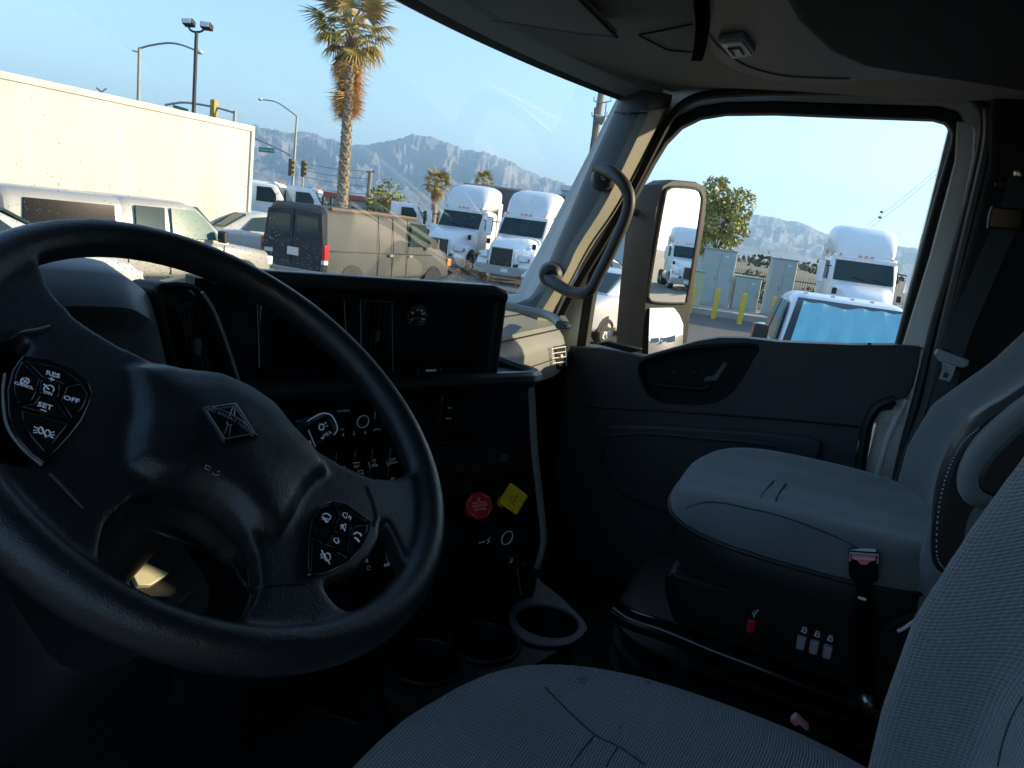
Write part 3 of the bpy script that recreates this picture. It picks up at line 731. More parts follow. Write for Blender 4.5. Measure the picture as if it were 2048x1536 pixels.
# brake valves
vp_ = part('valve_plate', MB().prism([q for q in smoothline([st(x, y, .001) for x, y in ((906, 1010), (930, 990), (1000, 976), (1030, 985), (1044, 1000), (1030, 1018), (960, 1036), (914, 1036))], 4, True)], SN * .003), M_GLOSSBLK, dash)
def valve(x0, y0, x1, y1, sides, rad, m_, words, rot, tm, flat):
    a, bq = st(x0, y0, .0), st(x1, y1, .048)
    ax = (bq - a).normalized()
    k = part('brake_valve_knob', MB().tube([a, a + (bq - a) * .5, bq], [.0115, .0105, .012], 16), m_, dash)
    fx = SD - ax * SD.dot(ax); fx.normalize(); fy = ax.cross(fx)
    if fy.z < 0: fy = -fy
    pl = [bq + (fx * math.cos(2 * math.pi * (i + flat) / sides) + fy * math.sin(2 * math.pi * (i + flat) / sides)) * rad for i in range(sides)]
    if sides == 4:
        pl = [bq + (q - bq) * 1.0 for q in pl]
    hdp = part('knob_head', MB().prism(pl, ax * .007), m_, k, bevel=.0025, seg=3)
    Mx = frame(bq + ax * .0074, fx, fy) @ Matrix.Rotation(R(rot), 4, 'Z')
    mb = MB()
    for t_, yy, sz in words:
        q = text_mb(t_, sz, Mx @ Matrix.Translation((0, yy, 0)), ext=.0003); mb.add(q.v, q.f)
    for i in range(sides):
        u, v2 = Mx.inverted() @ pl[i], Mx.inverted() @ pl[(i + 1) % sides]
        p0, p1 = V((u.x, u.y, 0)) * .86, V((v2.x, v2.y, 0)) * .86
        if sides == 4 or i % 2 == 0: mb.tube([Mx @ p0.lerp(p1, .2), Mx @ p0.lerp(p1, .8)], .0004, 4)
    part('lettering', mb, tm, k, smooth=False)
valve(938, 1022, 957, 1012, 8, .0255, M_RED, (('TRAILER', .0065, .0062), ('AIR SUPPLY', .000, .0058), ('NOT FOR PARKING', -.0052, .0029), ('P', -.0115, .009)), 176, mat('pale_print_on_red', (.75, .5, .5), .5), .5)
valve(1002, 1003, 1025, 998, 4, .030, M_YELLOW, (('PARKING', .0062, .0056), ('BRAKE', .0005, .0050), ('P', -.0075, .0105)), 112, mat('dark_print_on_yellow', (.06, .045, .01), .5), 0.0)
# power sockets
c = st(1010, 1073, .001)
so2 = part('power_socket', MB().tube([c, c + SN * .006], [.0165, .0155], 24), M_GLOSSBLK, dash)
rg = MB().tube([c + SN * .0068 + (SD * math.cos(2 * math.pi * k / 28) * .0138 + V((0, 0, 1)) * math.sin(2 * math.pi * k / 28) * .0138) for k in range(28)], .0011, 6, True)
part('socket_ring', rg, M_MARKDIM, so2)
ub = part('usb_socket', spx(MB(), 950, 1070, 992, 1100, .0, .003), M_GLOSSBLK, dash, bevel=.001)
part('symbol', ic(MB(), [(957, 1086), (968, 1084), (969, 1081)], .0038, .0009), M_MARKDIM, ub)
part('symbol', ic(ic(MB(), [(975, 1088), (980, 1074)], .0038, .0008), [(974, 1079), (980, 1084)], .0038, .0007), M_MARKDIM, ub)
# hand valve lever at the foot of the stack
hv = thing('trailer_hand_brake', st(1025, 1120, .03), 'black hand lever with a round knob at the foot of the dashboard', 'lever', world=True)
part('knob', MB().lathe([(0.0001, .016), (.010, .013), (.016, .004), (.016, -.004), (.010, -.013), (.0001, -.016)], 16, c=st(1024, 1122, .03)), M_GLOSSBLK, hv)
part('stem', MB().hexa([st(x, y, .03) for x, y in ((1030, 1130), (1050, 1126), (1068, 1180), (1040, 1192))], [st(x, y, .012) for x, y in ((1030, 1130), (1050, 1126), (1068, 1180), (1040, 1192))]), M_GLOSSBLK, hv, bevel=.002)
part('stem_edge', MB().tube([st(1034, 1134, .032), st(1042, 1190, .032)], .0007, 5), M_DASHGREY, hv)

# instrument cluster hood
def cpt(q, y, z=None): return V((q[0], y, q[1]))
co = [(-.86, 1.86), (-.86, 2.10), (-.83, 2.175), (-.78, 2.205), (-.62, 2.214), (-.46, 2.208), (-.415, 2.196), (-.39, 2.168), (-.368, 2.09), (-.345, 1.98), (-.335, 1.86)]
co = [(q.x, q.y) for q in smoothline([V((a, b, 0)) for a, b in co], 4)]
def shr(k, dz): return [((x + .60) * k - .60, 1.9 + (z - 1.9) * k - dz if z > 1.9 else z) for x, z in co]
R0 = [cpt((q[0], q[1] - .085 if q[1] > 2.0 else q[1]), 1.0) for q in co]; R1 = [cpt(q, .745) for q in co]; R2 = [cpt(q, .705) for q in shr(.975, .004)]; R3 = [cpt(q, .675) for q in shr(.90, .012)]; R4 = [cpt(q, .69) for q in shr(.86, .012)]; R5 = [cpt(q, .82) for q in shr(.84, .012)]
part('cluster_hood', MB().loft([R0, R1, R2, R3, R4, R5], closed=False), mat('cluster_hood_plastic', (.05, .058, .066), .4, spec=.7, bump=('grain', 700, .3, .0007)), dash, ang=40)
part('cluster_face', MB().prism([cpt(q, .80) for q in shr(.85, .012)], (0, .02, 0)), M_SCREEN, dash)
# small vent between cluster and stack
def vyp(x, y, Y=.70): return pY(x, y, Y)
vb = [vyp(x, y) for x, y in ((330, 588), (352, 574), (392, 576), (412, 590), (440, 650), (478, 778), (400, 790), (372, 760), (348, 680))]
v2_ = part('air_vent', MB().prism([q + V((0, .02, 0)) for q in vb], (0, .05, 0)), M_DASH, dash, bevel=.004)
part('vent_rim', MB().tube(smoothline([q + V((0, .012, 0)) for q in vb], 4, True), .0045, 6, True), M_DASH, v2_)
vi = [vyp(x, y, .715) for x, y in ((340, 612), (385, 606), (432, 766), (388, 772))]
part('vent_cavity', MB().prism(vi, (0, .03, 0)), M_RUBBER, v2_)
for k in range(5):
    a, b = vi[0].lerp(vi[1], (k + .6) / 5.4), vi[3].lerp(vi[2], (k + .6) / 5.4)
    part('slat', MB().hexa([a + V((-.0016, -.008, 0)), a + V((.0016, -.008, 0)), b + V((.0016, -.008, 0)), b + V((-.0016, -.008, 0))], [a + V((-.0016, .0, 0)), a + V((.0016, .0, 0)), b + V((.0016, .0, 0)), b + V((-.0016, .0, 0))]), M_PLASTIC, v2_)
part('vent_tab', MB().box(vyp(395, 694, .70), (.006, .006, .02)), M_CONSOLE, v2_)
part('trim_line', MB().tube(smoothline([vyp(x, y, .695) for x, y in ((404, 584), (428, 620), (455, 690), (485, 782))], 4), .002, 6), M_DASHGREY, dash)
part('dash_fill', MB().prism([V((x, y, 1.80)) for x, y in ((-.95, .82), (-.4, .80), (-.22, .76), (.12, .60), (.2, .62), (.2, 1.1), (-.95, 1.1))], (0, 0, .30)), M_DASH, dash)
part('dash_deck', MB().prism([V((x, y, 2.05)) for x, y in ((-.93, .80), (-.3, .80), (-.2, .78), (.13, .62), (.16, .70), (.16, 1.08), (0, 1.11), (-.5, 1.03), (-.93, .82))], (0, 0, .045)), M_DASH, dash)
# passenger side of the dashboard
pf = [(.98, 2.085), (.84, 2.092), (.80, 2.088), (.765, 2.078), (.745, 2.070), (.68, 2.052), (.665, 2.050), (.655, 2.038), (.638, 2.020), (.630, 2.0), (.628, 1.935), (.634, 1.915), (.66, 1.905), (.72, 1.84), (.82, 1.72), (.95, 1.55), (1.05, 1.4), (1.05, 2.0)]
part('passenger_shelf', MB().loft([[V((x, y + b_, z)) for y, z in pf] for x, b_ in ((.12, .0), (.6, .0), (.86, .0), (.93, .008), (.965, .03), (.975, .06))]), M_DASHGREY, dash, ang=25)
part('defroster_bar', MB().tube(smoothline([pZ(x, y, 2.10) for x, y in ((985, 606), (1010, 612), (1050, 620), (1090, 629), (1108, 637), (1120, 650))], 4), .011, 8), M_DASHGREY, dash)
part('shelf_groove', MB().tube([V((.12, .629, 1.968)), V((.84, .629, 1.968))], .0016, 5), M_DASH, dash)
part('shelf_groove', MB().tube([V((.12, .6555, 2.0395)), V((.94, .6555, 2.0395))], .0022, 5), M_DASH, dash)
part('shelf_groove', MB().tube([V((.12, .745, 2.071)), V((.93, .745, 2.071))], .0022, 5), M_DASH, dash)
sv = part('side_vent', MB().prism([pY(x, y, .64) for x, y in ((1100, 692), (1128, 688), (1136, 700), (1137, 722), (1132, 730), (1106, 738))], (0, -.014, 0)), M_PLASTIC, dash, bevel=.003)
for k in range(4):
    y = 696 + k * 9.5; part('slat', MB().tube([pY(1102 + k * .7, y + 2, .624), pY(1131, y - 3 + k * .6, .624)], .0014, 5), M_MARKDIM, sv)
for x in (1103, 1130): part('vent_frame', MB().tube([pY(x, 694, .624), pY(x + 3, 732, .624)], .0016, 5), M_MARKDIM, sv)
part('vent_tab', MB().box(pY(1122, 712, .622), (.014, .006, .008)), M_MARK, sv)
dv = part('demist_vent', MB().prism([pZ(x, y, 2.085) for x, y in ((1117, 640), (1130, 640), (1140, 660), (1126, 664))], (0, 0, .012)), M_DASHGREY, dash, bevel=.002)
for i in range(2):
    for j in range(3):
        q = pZ(1121 + j * 4.2 + i * 7 - j * 1.5, 644 + j * 6.0 + i * .5, 2.0985); part('vent_slot', MB().box(q, (.016, .010, .003)), M_RUBBER, dv)
# knee area
part('knee_panel', MB().prism([V((.16, .70, 1.40)), V((.97, .70, 1.40)), V((.97, .78, 1.86)), V((.16, .76, 1.86))], (0, .25, 0)), M_DASH, dash)
part('lower_dash', MB().prism([V((-.95, .80, 1.36)), V((-.06, .74, 1.36)), V((-.06, .72, 1.9)), V((-.95, .76, 1.9))], (0, .2, 0)), M_PLASTIC, dash)
# ================================================================== STEERING WHEEL
WC = CAM_LOC + V((.502, .474, -.205)); WT = R(38.7)
w1 = V((1, 0, 0)); w2 = V((0, math.cos(WT), math.sin(WT))); wn_ = w1.cross(w2)
if wn_.z < 0: wn_ = -wn_
WR = R(-51)                                           # the wheel is turned clockwise
wu = w1 * math.cos(WR) + w2 * math.sin(WR); wv = -w1 * math.sin(WR) + w2 * math.cos(WR)
def wp(u, v, h=0.0): return WC + wu * u + wv * v + wn_ * h
sw_ = thing('steering_wheel', WC, 'large black four spoke truck steering wheel turned to the right, with button pads', 'steering wheel', world=True)
mb = MB()
RW, rw = .228, .0185
nr, ns = 96, 12
rings = [[WC + (wu * math.cos(2 * math.pi * i / nr) + wv * math.sin(2 * math.pi * i / nr)) * (RW + rw * math.cos(2 * math.pi * k / ns)) + wn_ * rw * 1.05 * math.sin(2 * math.pi * k / ns) for k in range(ns)] for i in range(nr)]
rings.append(rings[0]); mb.loft(rings, cap=False)
half = [(0, .050), (.03, .044), (.055, .026), (.085, .010), (.120, .008), (.150, .012), (.178, .028), (.205, .060), (.224, .06), (.226, -.03), (.214, -.075), (.200, -.082), (.186, -.058), (.172, -.036), (.166, -.040)]
padr = [(.166, -.060), (.158, -.085), (.146, -.107), (.128, -.128), (.112, -.140)]
low = [(.122, -.150), (.142, -.158), (.165, -.156), (.150, -.172), (.095, -.208), (.060, -.220), (.050, -.205), (.058, -.185), (.060, -.165), (.052, -.140), (.036, -.118), (.018, -.108), (0, -.105)]
right = half + padr + low
full = right + [(-u, v) for u, v in reversed(right[1:-1])]
mb.prism([wp(u, v, .007) for u, v in full], wn_ * -.022)
# domed hub over the boss
hub = [(0, .042), (.03, .037), (.055, .018), (.085, .002), (.10, -.015), (.088, -.035), (.078, -.06), (.074, -.085), (.066, -.115), (.045, -.118), (.02, -.105), (0, -.102)]
hubf = hub + [(-u, v) for u, v in reversed(hub[1:-1])]
hc_ = (0, -.04)
mb.loft([[wp(hc_[0] + (u - hc_[0]) * k, hc_[1] + (v - hc_[1]) * k, h_) for u, v in hubf] for k, h_ in ((1, -.05), (1, .004), (.97, .012), (.86, .020), (.6, .024), (.2, .026))])
wm, wb = remesh(mb, .0030, 16, 'rim', M_LEATHER, WC)
part('rim', wm, M_LEATHER, sw_)
def ws_hit(x, y, off=.0006):
    q, n_ = hit(wb, x, y)
    if q is None: q = px(x, y, WC, wn_); n_ = wn_
    return q + n_ * off
# joints of the rim wrap on the spokes, cover seam
for pts in (((18, 680), (40, 668), (70, 664), (100, 657)), ((733, 972), (744, 998), (752, 1030), (748, 1052)), ((512, 1178), (530, 1170), (565, 1168), (612, 1166)), ((100, 947), (122, 968), (146, 994), (168, 1016))):
    part('wrap_joint', MB().tube(smoothline([ws_hit(x, y, -.0004) for x, y in pts], 5), .0017, 6), M_RUBBER, sw_)
part('wrap_stitching', MB().tube(smoothline([ws_hit(x, y, .0004) for x, y in ((24, 676), (45, 664), (72, 659), (99, 652))], 5), .0008, 5), M_DASHGREY, sw_)
part('cover_seam', MB().tube(smoothline([ws_hit(x, y, -.0004) for x, y in ((250, 1040), (310, 1062), (370, 1084), (430, 1106), (465, 1128), (485, 1160), (502, 1186))], 6), .0013, 6), M_RUBBER, sw_)
# emblem: raised dark diamond with a frame and lettering
EC = ws_hit(458, 846, 0); en = hit(wb, 458, 846)[1] or wn_
en = (en * .5 + wn_ * .5).normalized()
def ep(x, y, o=0): return px(x, y, EC + en * o, en)
dq = [(402, 815), (473, 804), (517, 873), (447, 886)]
em = part('emblem', MB().loft([[ep(x, y, -.006) for x, y in dq], [ep(x, y, .004) for x, y in dq], [ep(459 + (x - 459) * .93, 845 + (y - 845) * .93, .0055) for x, y in dq]]), M_GLOSSBLK, sw_, bevel=.0012)
part('emblem_frame', MB().tube([ep(459 + (x - 459) * .80, 845 + (y - 845) * .80, .0062) for x, y in dq], .0009, 6, True), mat('emblem_edge', (.12, .12, .13), .25), em)
part('emblem_edge', MB().hexa([ep(x, y, .0056) for x, y in ((402, 815), (408, 815), (451, 885), (447, 887))], [ep(x, y, -.004) for x, y in ((402, 815), (408, 815), (451, 885), (447, 887))]), M_CONSOLE, em)
ex = (ep(505, 866) - ep(412, 814)).normalized()
ey = en.cross(ex)
if ey.dot(CU) < 0: ey = -ey
mcol = mat('emblem_letters', (.09, .09, .09), .35)
el = MB(); word = 'INTERNATIONAL'
o0 = ep(459, 844, .0062)
for i, ch in enumerate(word):
    t = (i - 6) / 6; Mx = frame(o0 + ex * (t * .0220) + ey * (.0048 - .0042 * t * t), ex, ey) @ Matrix.Rotation(-t * .34, 4, 'Z')
    q = text_mb(ch, .0056, Mx, ext=.0003, bold=.0002); el.add(q.v, q.f)
part('lettering', el, mcol, em, smooth=False)
eg = MB()
eg.tube([o0 + ex * (-.022 + .044 * k / 8) + ey * (.0100 - .0062 * (k / 4 - 1) ** 2) for k in range(9)], .0005, 5)
for a, b in (((466, 812), (459, 832)), ((470, 812), (468, 833)), ((449, 868), (455, 852)), ((458, 872), (461, 852)), ((454, 843), (455, 851)), ((455, 851), (464, 850))):
    eg.tube([ep(*a, .0062), ep(*b, .0062)], .0007, 5)
part('emblem_figure', eg, mcol, em)
# horn mark
hm = MB()
for a in (((412, 930), (421, 935), (418, 941), (410, 937), (412, 930)), ((424, 946), (432, 951), (438, 949)), ((434, 944), (439, 943))):
    hm.tube([ws_hit(x, y, .0002) for x, y in a], .0005, 5)
part('horn_mark', hm, M_DASHGREY, sw_)
# ---- button pads: thin plates lying on the web
def pad_plane(x, y):
    q, n_ = hit(wb, x, y)
    if q is None: q = px(x, y, WC, wn_)
    return q, wn_
def padgeo(q0, out, name):
    def P(x, y, o=0): return px(x, y, q0 + wn_ * o, wn_)
    pad = part(name, MB().prism([P(x, y, .0005) for x, y in out], wn_ * .004), M_GLOSSBLK, sw_, bevel=.0015)
    return P, pad
def glyph(P, pad, lists, r=.0006, o=.0072, m_=None, closed=()):
    mb_ = MB()
    for i, l in enumerate(lists): mb_.tube([P(x, y, o) for x, y in l], r * .55, 5)
    return part('symbol', mb_, m_ or M_MARK, pad)
def btn(P, pad, pts, sh=.94):
    cx = sum(a for a, b in pts) / len(pts); cy = sum(b for a, b in pts) / len(pts)
    return part('button', MB().prism([P(cx + (x - cx) * sh, cy + (y - cy) * sh, .0043) for x, y in pts], wn_ * .0022), M_GLOSSBLK, pad, bevel=.0009)
def ptext(P, pad, s, x, y, dx, dy, size, o=.0072):
    X_ = (P(x + dx, y + dy, o) - P(x, y, o)).normalized(); Y_ = wn_.cross(X_)
    q = text_mb(s, size * .6, frame(P(x, y, o), X_, Y_), ext=.0002, bold=.00010)
    part('lettering', q, M_MARK, pad, smooth=False)
q0, _n = pad_plane(100, 800)
OL = [(40, 716), (20, 745), (10, 785), (12, 830), (28, 880), (58, 915), (86, 934), (105, 912), (135, 880), (160, 848), (176, 815), (182, 790), (172, 765), (140, 742), (90, 722)]
P, padL = padgeo(q0, OL, 'button_pad')
for pts in ([(41, 722), (72, 752), (80, 760), (72, 790), (62, 808), (33, 812), (24, 782), (27, 750)], [(46, 722), (120, 738), (160, 765), (126, 774), (118, 768), (82, 758)],
            [(78, 760), (120, 771), (116, 800), (75, 788)], [(130, 774), (162, 768), (176, 792), (166, 818), (142, 842), (118, 805)],
            [(64, 810), (76, 793), (112, 804), (137, 843), (36, 816)], [(38, 822), (138, 850), (108, 888), (88, 910), (60, 878), (42, 845)]):
    btn(P, padL, pts)
ptext(P, padL, 'RES', 106, 749, 30, 9, .0105); ptext(P, padL, '+', 103, 759, 30, 9, .013)
ptext(P, padL, 'ON', 96, 786, 30, 9, .0062); ptext(P, padL, 'OFF', 143, 799, 30, 9, .0105)
ptext(P, padL, 'SET', 90, 812, 30, 9, .0105); ptext(P, padL, '–', 87, 820, 30, 9, .013); ptext(P, padL, 'CANCL', 48, 771, 30, 9, .0062)
cir = lambda cx, cy, rx, ry, a0=0, a1=360, n=12: [(cx + rx * math.cos(R(a0 + (a1 - a0) * k / n)), cy + ry * math.sin(R(a0 + (a1 - a0) * k / n))) for k in range(n + 1)]
glyph(P, padL, [cir(50, 762, 8.5, 6.5), [(44, 758), (57, 767)], [(56, 757), (45, 768)]], .0009)
glyph(P, padL, [cir(98, 778, 10, 7.5, 150, 400), [(90, 771), (98, 779)], [(87, 768), (92, 771)]], .0009)
glyph(P, padL, [cir(82, 861, 5, 6.5), cir(95, 866, 5, 6.5), [(82, 853), (92, 875)], [(76, 857), (68, 853)], [(75, 861), (67, 860)], [(75, 865), (67, 865)], [(101, 865), (109, 864)], [(101, 869), (109, 870)], [(100, 872), (107, 876)]], .0008)
part('pad_trim', MB().tube(smoothline([P(x, y, .002) for x, y in ((10, 748), (6, 790), (14, 850), (42, 893), (84, 930))], 5), .0011, 6), M_DASHGREY, padL)
q0, _n = pad_plane(672, 1075)
OR_ = [(660, 1004), (635, 1015), (618, 1045), (612, 1090), (612, 1135), (616, 1155), (650, 1147), (690, 1128), (718, 1100), (734, 1070), (740, 1048), (715, 1030), (690, 1012)]
P, padR = padgeo(q0, OR_, 'button_pad')
for pts in ([(657, 1008), (672, 1032), (664, 1056), (655, 1072), (626, 1066), (622, 1040), (636, 1016)], [(663, 1006), (690, 1016), (735, 1046), (704, 1050), (676, 1032)],
            [(674, 1036), (703, 1053), (698, 1078), (664, 1066)], [(706, 1053), (736, 1050), (730, 1075), (702, 1110), (694, 1082)],
            [(662, 1070), (692, 1082), (700, 1112), (650, 1092)], [(620, 1074), (655, 1095), (696, 1118), (660, 1138), (618, 1146)]):
    btn(P, padR, pts)
glyph(P, padR, [[(647, 1028), (644, 1034), (660, 1039), (662, 1033), (655, 1027), (647, 1028)], [(645, 1038), (652, 1040)], [(649, 1039), (656, 1045)], [(651, 1044), (657, 1042)]], .0011)
glyph(P, padR, [[(686, 1026), (695, 1026), (693, 1036), (690, 1036), (686, 1030), (686, 1026)], [(696, 1033), (699, 1036)], [(699, 1031), (703, 1037)], [(702, 1034), (700, 1040)]], .0007)
glyph(P, padR, [[(682, 1050), (692, 1049), (690, 1060), (682, 1052), (682, 1050)], [(691, 1047), (682, 1057)], [(684, 1049), (690, 1062)]], .0008)
glyph(P, padR, [[(668, 1077), (677, 1076), (676, 1086), (674, 1087), (668, 1081), (668, 1077)], [(679, 1081), (677, 1087)]], .0008)
glyph(P, padR, [[(708, 1068), (713, 1065), (720, 1067), (723, 1072)], [(709, 1075), (716, 1079)], [(715, 1079), (719, 1084)]], .0014)
glyph(P, padR, [cir(655, 1114, 6, 8), [(643, 1100), (660, 1128)], [(642, 1112), (649, 1108)], [(642, 1116), (650, 1112)], [(641, 1109), (647, 1105)]], .0008)
part('pad_trim', MB().tube(smoothline([P(x, y, .002) for x, y in ((617, 1150), (655, 1143), (692, 1124), (718, 1098), (737, 1060), (740, 1048))], 5), .0009, 6), M_DASHGREY, padR)
# column with shroud behind the wheel
clm = thing('steering_column', (-.503, .6, 1.95), 'black steering column shroud with stalk behind the steering wheel', 'steering column', world=True)
part('shroud', MB().loft([[WC + wn_ * d + w1 * x * a + w2 * (y * b - .02) for x, y in rrect(1, 1, .3)] for d, a, b in ((-.262, .19, .16), (-.275, .20, .17), (-.36, .21, .18), (-.44, .21, .18))]), M_PLASTIC, clm)
part('column_sun_patch', MB().prism([px(x, y, WC - wn_ * .256, wn_) for x, y in ((252, 1122), (282, 1120), (340, 1146), (302, 1170), (276, 1170))], wn_ * -.008), mat('pale_sun_patch', (.42, .40, .30), .5, .2), clm, bevel=.001)  # pale plate shaped like a sun spot, its brightness put into the colour
part('column_tube', MB().tube([WC - wn_ * .03, WC - wn_ * .265], .027, 16), M_PLASTIC, clm)
part('stalk_hub', MB().tube([WC - wn_ * .10 + w1 * .02, WC - wn_ * .10 + w1 * .13], .016, 10), M_PLASTIC, clm)
part('tilt_lever', MB().tube([pX(300, 1215, -.52), pX(345, 1212, -.52), pX(388, 1178, -.52)], [.012, .010, .003], 8), M_PLASTIC, clm)
# gear selector stalk
sk = [pd(600, 862, .80), pd(618, 838, .80), pd(650, 825, .80), pd(664, 831, .80), pd(676, 857, .80), pd(668, 870, .80), pd(632, 894, .80), pd(612, 890, .80)]
stn = -CF
stk = part('selector_stalk', MB().loft([[q - CF * 0 for q in sk], [q + CF * .022 for q in sk]]), M_GLOSSBLK, clm, bevel=.0035, seg=3)
part('stalk_back', MB().prism([pd(588, 860, .815), pd(608, 835, .815), pd(622, 838, .815), pd(612, 892, .815), pd(596, 890, .815)], CF * .02), M_PLASTIC, stk, bevel=.002)
def kp(x, y): return pd(x, y, .7995)
part('stalk_line', MB().tube([kp(617, 860), kp(631, 893)], .0007, 5), M_MARK, stk)
part('stalk_rim', MB().tube(smoothline([kp(x, y) for x, y in ((614, 843), (640, 828), (657, 828), (667, 836), (675, 857), (668, 870))], 5), .0008, 5), M_MARKDIM, stk)
part('symbol', MB().tube([kp(x, y) for x, y in cir(643, 854, 4.6, 5.4)], .0006, 5), M_MARK, stk)
gear = MB()
for k in range(9): a = k * 2 * math.pi / 9; gear.tube([kp(643 + 4.8 * math.cos(a), 854 + 6.3 * math.sin(a)), kp(643 + 6.8 * math.cos(a), 854 + 8 * math.sin(a))], .0006, 4)
gear.tube([kp(649, 847), kp(653, 845)], .0005, 4); gear.tube([kp(651, 844), kp(651, 849)], .0005, 4); gear.tube([kp(652, 853), kp(656, 851)], .0005, 4)
part('symbol', gear, M_MARK, stk)
KX = (kp(660, 864) - kp(640, 875)).normalized()
part('lettering', text_mb('M/A', .0058, frame(kp(655, 868), KX, CU), ext=.0002), M_MARK, stk, smooth=False)
part('symbol', MB().prism([kp(x, y) for x, y in ((641, 877), (646, 872), (648, 878))], CF * -.0004), M_MARK, stk)
part('symbol', MB().prism([kp(x, y) for x, y in ((614, 886), (621, 880), (623, 888))], CF * -.0004), M_MARK, stk)

# ================================================================== SEATS
def superring(w_, d_, cx, z0, z1, e=.25):
    pass
def cushion_mb(cx, y0, y1, hw, zt, th, crown=.018, bol=.014, e=2.6):
    """seat cushion as a height field over a super-elliptic plan"""
    m_ = MB(); nu, nv = 26, 26; cy, hd_ = (y0 + y1) / 2, (y1 - y0) / 2
    top, bot = [], []
    for layer in (0, 1):
        pts = []
        for i in range(nv + 1):
            rr = (i / nv)
            ring_ = []
            for k in range(64):
                a = 2 * math.pi * k / 64; c_, s_ = math.cos(a), math.sin(a)
                ux = abs(c_) ** (2 / e) * (1 if c_ > 0 else -1); uy = abs(s_) ** (2 / e) * (1 if s_ > 0 else -1)
                x, y = ux * rr, uy * rr
                edge = max(0., (rr - .80) / .20); drop = .036 * (1 - math.sqrt(max(0, 1 - edge * edge)))
                z = zt - crown * (y * y * (1 if y > 0 else .2)) + bol * S((abs(x) - .45) / .35) - .006 * S((.4 - abs(x)) / .4) - drop
                ring_.append(V((cx + x * hw, cy + y * hd_, z)))
            pts.append(ring_)
        break
    lowr = [V((q.x, q.y, zt - th)) for q in pts[-1]]
    m_.loft(pts[1:] + [[q.lerp(l, .25) + V(((q.x - cx) * .012, (q.y - cy) * .012, 0)) for q, l in zip(pts[-1], lowr)], [q.lerp(l, .6) + V(((q.x - cx) * .01, 0, 0)) for q, l in zip(pts[-1], lowr)], lowr])
    return m_, pts[-1]
def back_mb(cx, hw, prof, bol=.05, th=.11, flat=.45, taper=None):
    """backrest: prof = list of (z, y_front); bolsters stand forward at the sides"""
    m_ = MB(); rings_ = []
    for z, y, ww in prof:
        ring_ = []
        n_ = 40
        for k in range(n_ + 1):
            t = -1 + 2 * k / n_; x = t
            b_ = bol * S((abs(t) - flat) / (.86 - flat)); ed = max(0, (abs(t) - .86) / .14); rd = .05 * (1 - math.sqrt(max(0, 1 - ed * ed)))
            ring_.append(V((cx + x * hw * ww, y + b_ - rd, z)))
        ring_ += [V((cx + hw * ww * 1.0, y - th * .5, z)), V((cx + hw * ww * .8, y - th, z)), V((cx - hw * ww * .8, y - th, z)), V((cx - hw * ww, y - th * .5, z))]
        rings_.append(ring_)
    return m_.loft(rings_)
def surf_tube(name, bvh, pts, r, m_, parent, off=0.0, n=5):
    out = []
    for x, y in pts:
        q, nn = hit(bvh, x, y)
        if q is not None: out.append(q + nn * off)
    if len(out) > 1: return part(name, MB().tube(smoothline(out, n), r, 5), m_, parent)
# ---- driver seat
ds = thing('driver_chair', (-.5, .05, 1.32), 'grey woven driver seat in the foreground with stains on its cushion', 'truck seat', world=True)
cmb, _e = cushion_mb(-.495, -.30, .342, .305, 1.80, .13)
cm, cb = remesh(cmb, .008, 6, 'cushion', M_FABRIC, V((-.5, .05, 1.32)))
part('cushion', cm, M_FABRIC, ds)
prof = [(1.66, -.215, .8), (1.72, -.195, .92), (1.80, -.185, .98), (1.90, -.183, 1.0), (2.0, -.190, 1.0), (2.1, -.215, .99), (2.2, -.245, .97), (2.32, -.285, .93), (2.45, -.335, .84), (2.53, -.37, .72), (2.57, -.40, .5)]
bm_, bb_ = remesh(back_mb(-.5, .255, prof, bol=.055), .008, 7, 'backrest', M_FABRIC, V((-.5, .05, 1.32)))
part('backrest', bm_, M_FABRIC, ds)
surf_tube('seam', cb, [(1018, 1300), (1050, 1330), (1090, 1375), (1140, 1425), (1190, 1470), (1240, 1495), (1290, 1530)], .0014, M_SEAM, ds, -.0004)
surf_tube('seam', cb, [(1190, 1470), (1165, 1500), (1140, 1535)], .0012, M_SEAM, ds, -.0004)
surf_tube('seam', cb, [(1236, 1494), (1222, 1515), (1212, 1535)], .0012, M_SEAM, ds, -.0004)
surf_tube('seam', bb_, [(2046, 1395), (2022, 1440), (2005, 1490), (1996, 1534)], .0014, M_SEAM, ds, -.0004)
# stains lying in the weave
def stain(bvh, x, y, rx, ry, parent, m_, off=.0009):
    vs = []
    for k in range(24):
        a = 2 * math.pi * k / 24; kk = 1 + .15 * math.sin(a * 3 + x) + .15 * math.cos(5 * a)
        q, nn = hit(bvh, x + rx * kk * math.cos(a), y + ry * kk * math.sin(a))
        if q is None: return
        vs.append(q + nn * off)
    part('stain', MB().add(vs, [tuple(range(24))]), m_, parent)
M_STAIN = mat('fabric_stain', (.125, .14, .15), .95, bump=('weave', 2100, .7, .0016), var=(90, .9, (.19, .21, .22)))
for a in ((1166, 1362, 10, 7), (1296, 1366, 6, 4), (1240, 1457, 4, 4), (728, 1515, 5, 7), (738, 1480, 4, 10), (745, 1450, 9, 5)): stain(cb, *a, ds, M_STAIN)
part('cushion_base', MB().box((-.5, .0, 1.62), (.50, .50, .12)), M_VINYL, ds, bevel=.03)
part('pedestal', MB().box((-.5, -.02, 1.44), (.40, .44, .26)), M_PLASTIC, ds, bevel=.02)
bk = thing('driver_belt_buckle', V((-.2, -.1, 1.7)), 'pale seat belt buckle end poking up behind the driver cushion edge', 'belt buckle', world=True)
q = pX(1608, 1458, -.16)
part('buckle_body', MB().box(q + V((0, 0, -.012)), (.014, .034, .03), Matrix.Rotation(.5, 3, 'X')), M_GLOSSBLK, bk, bevel=.003)
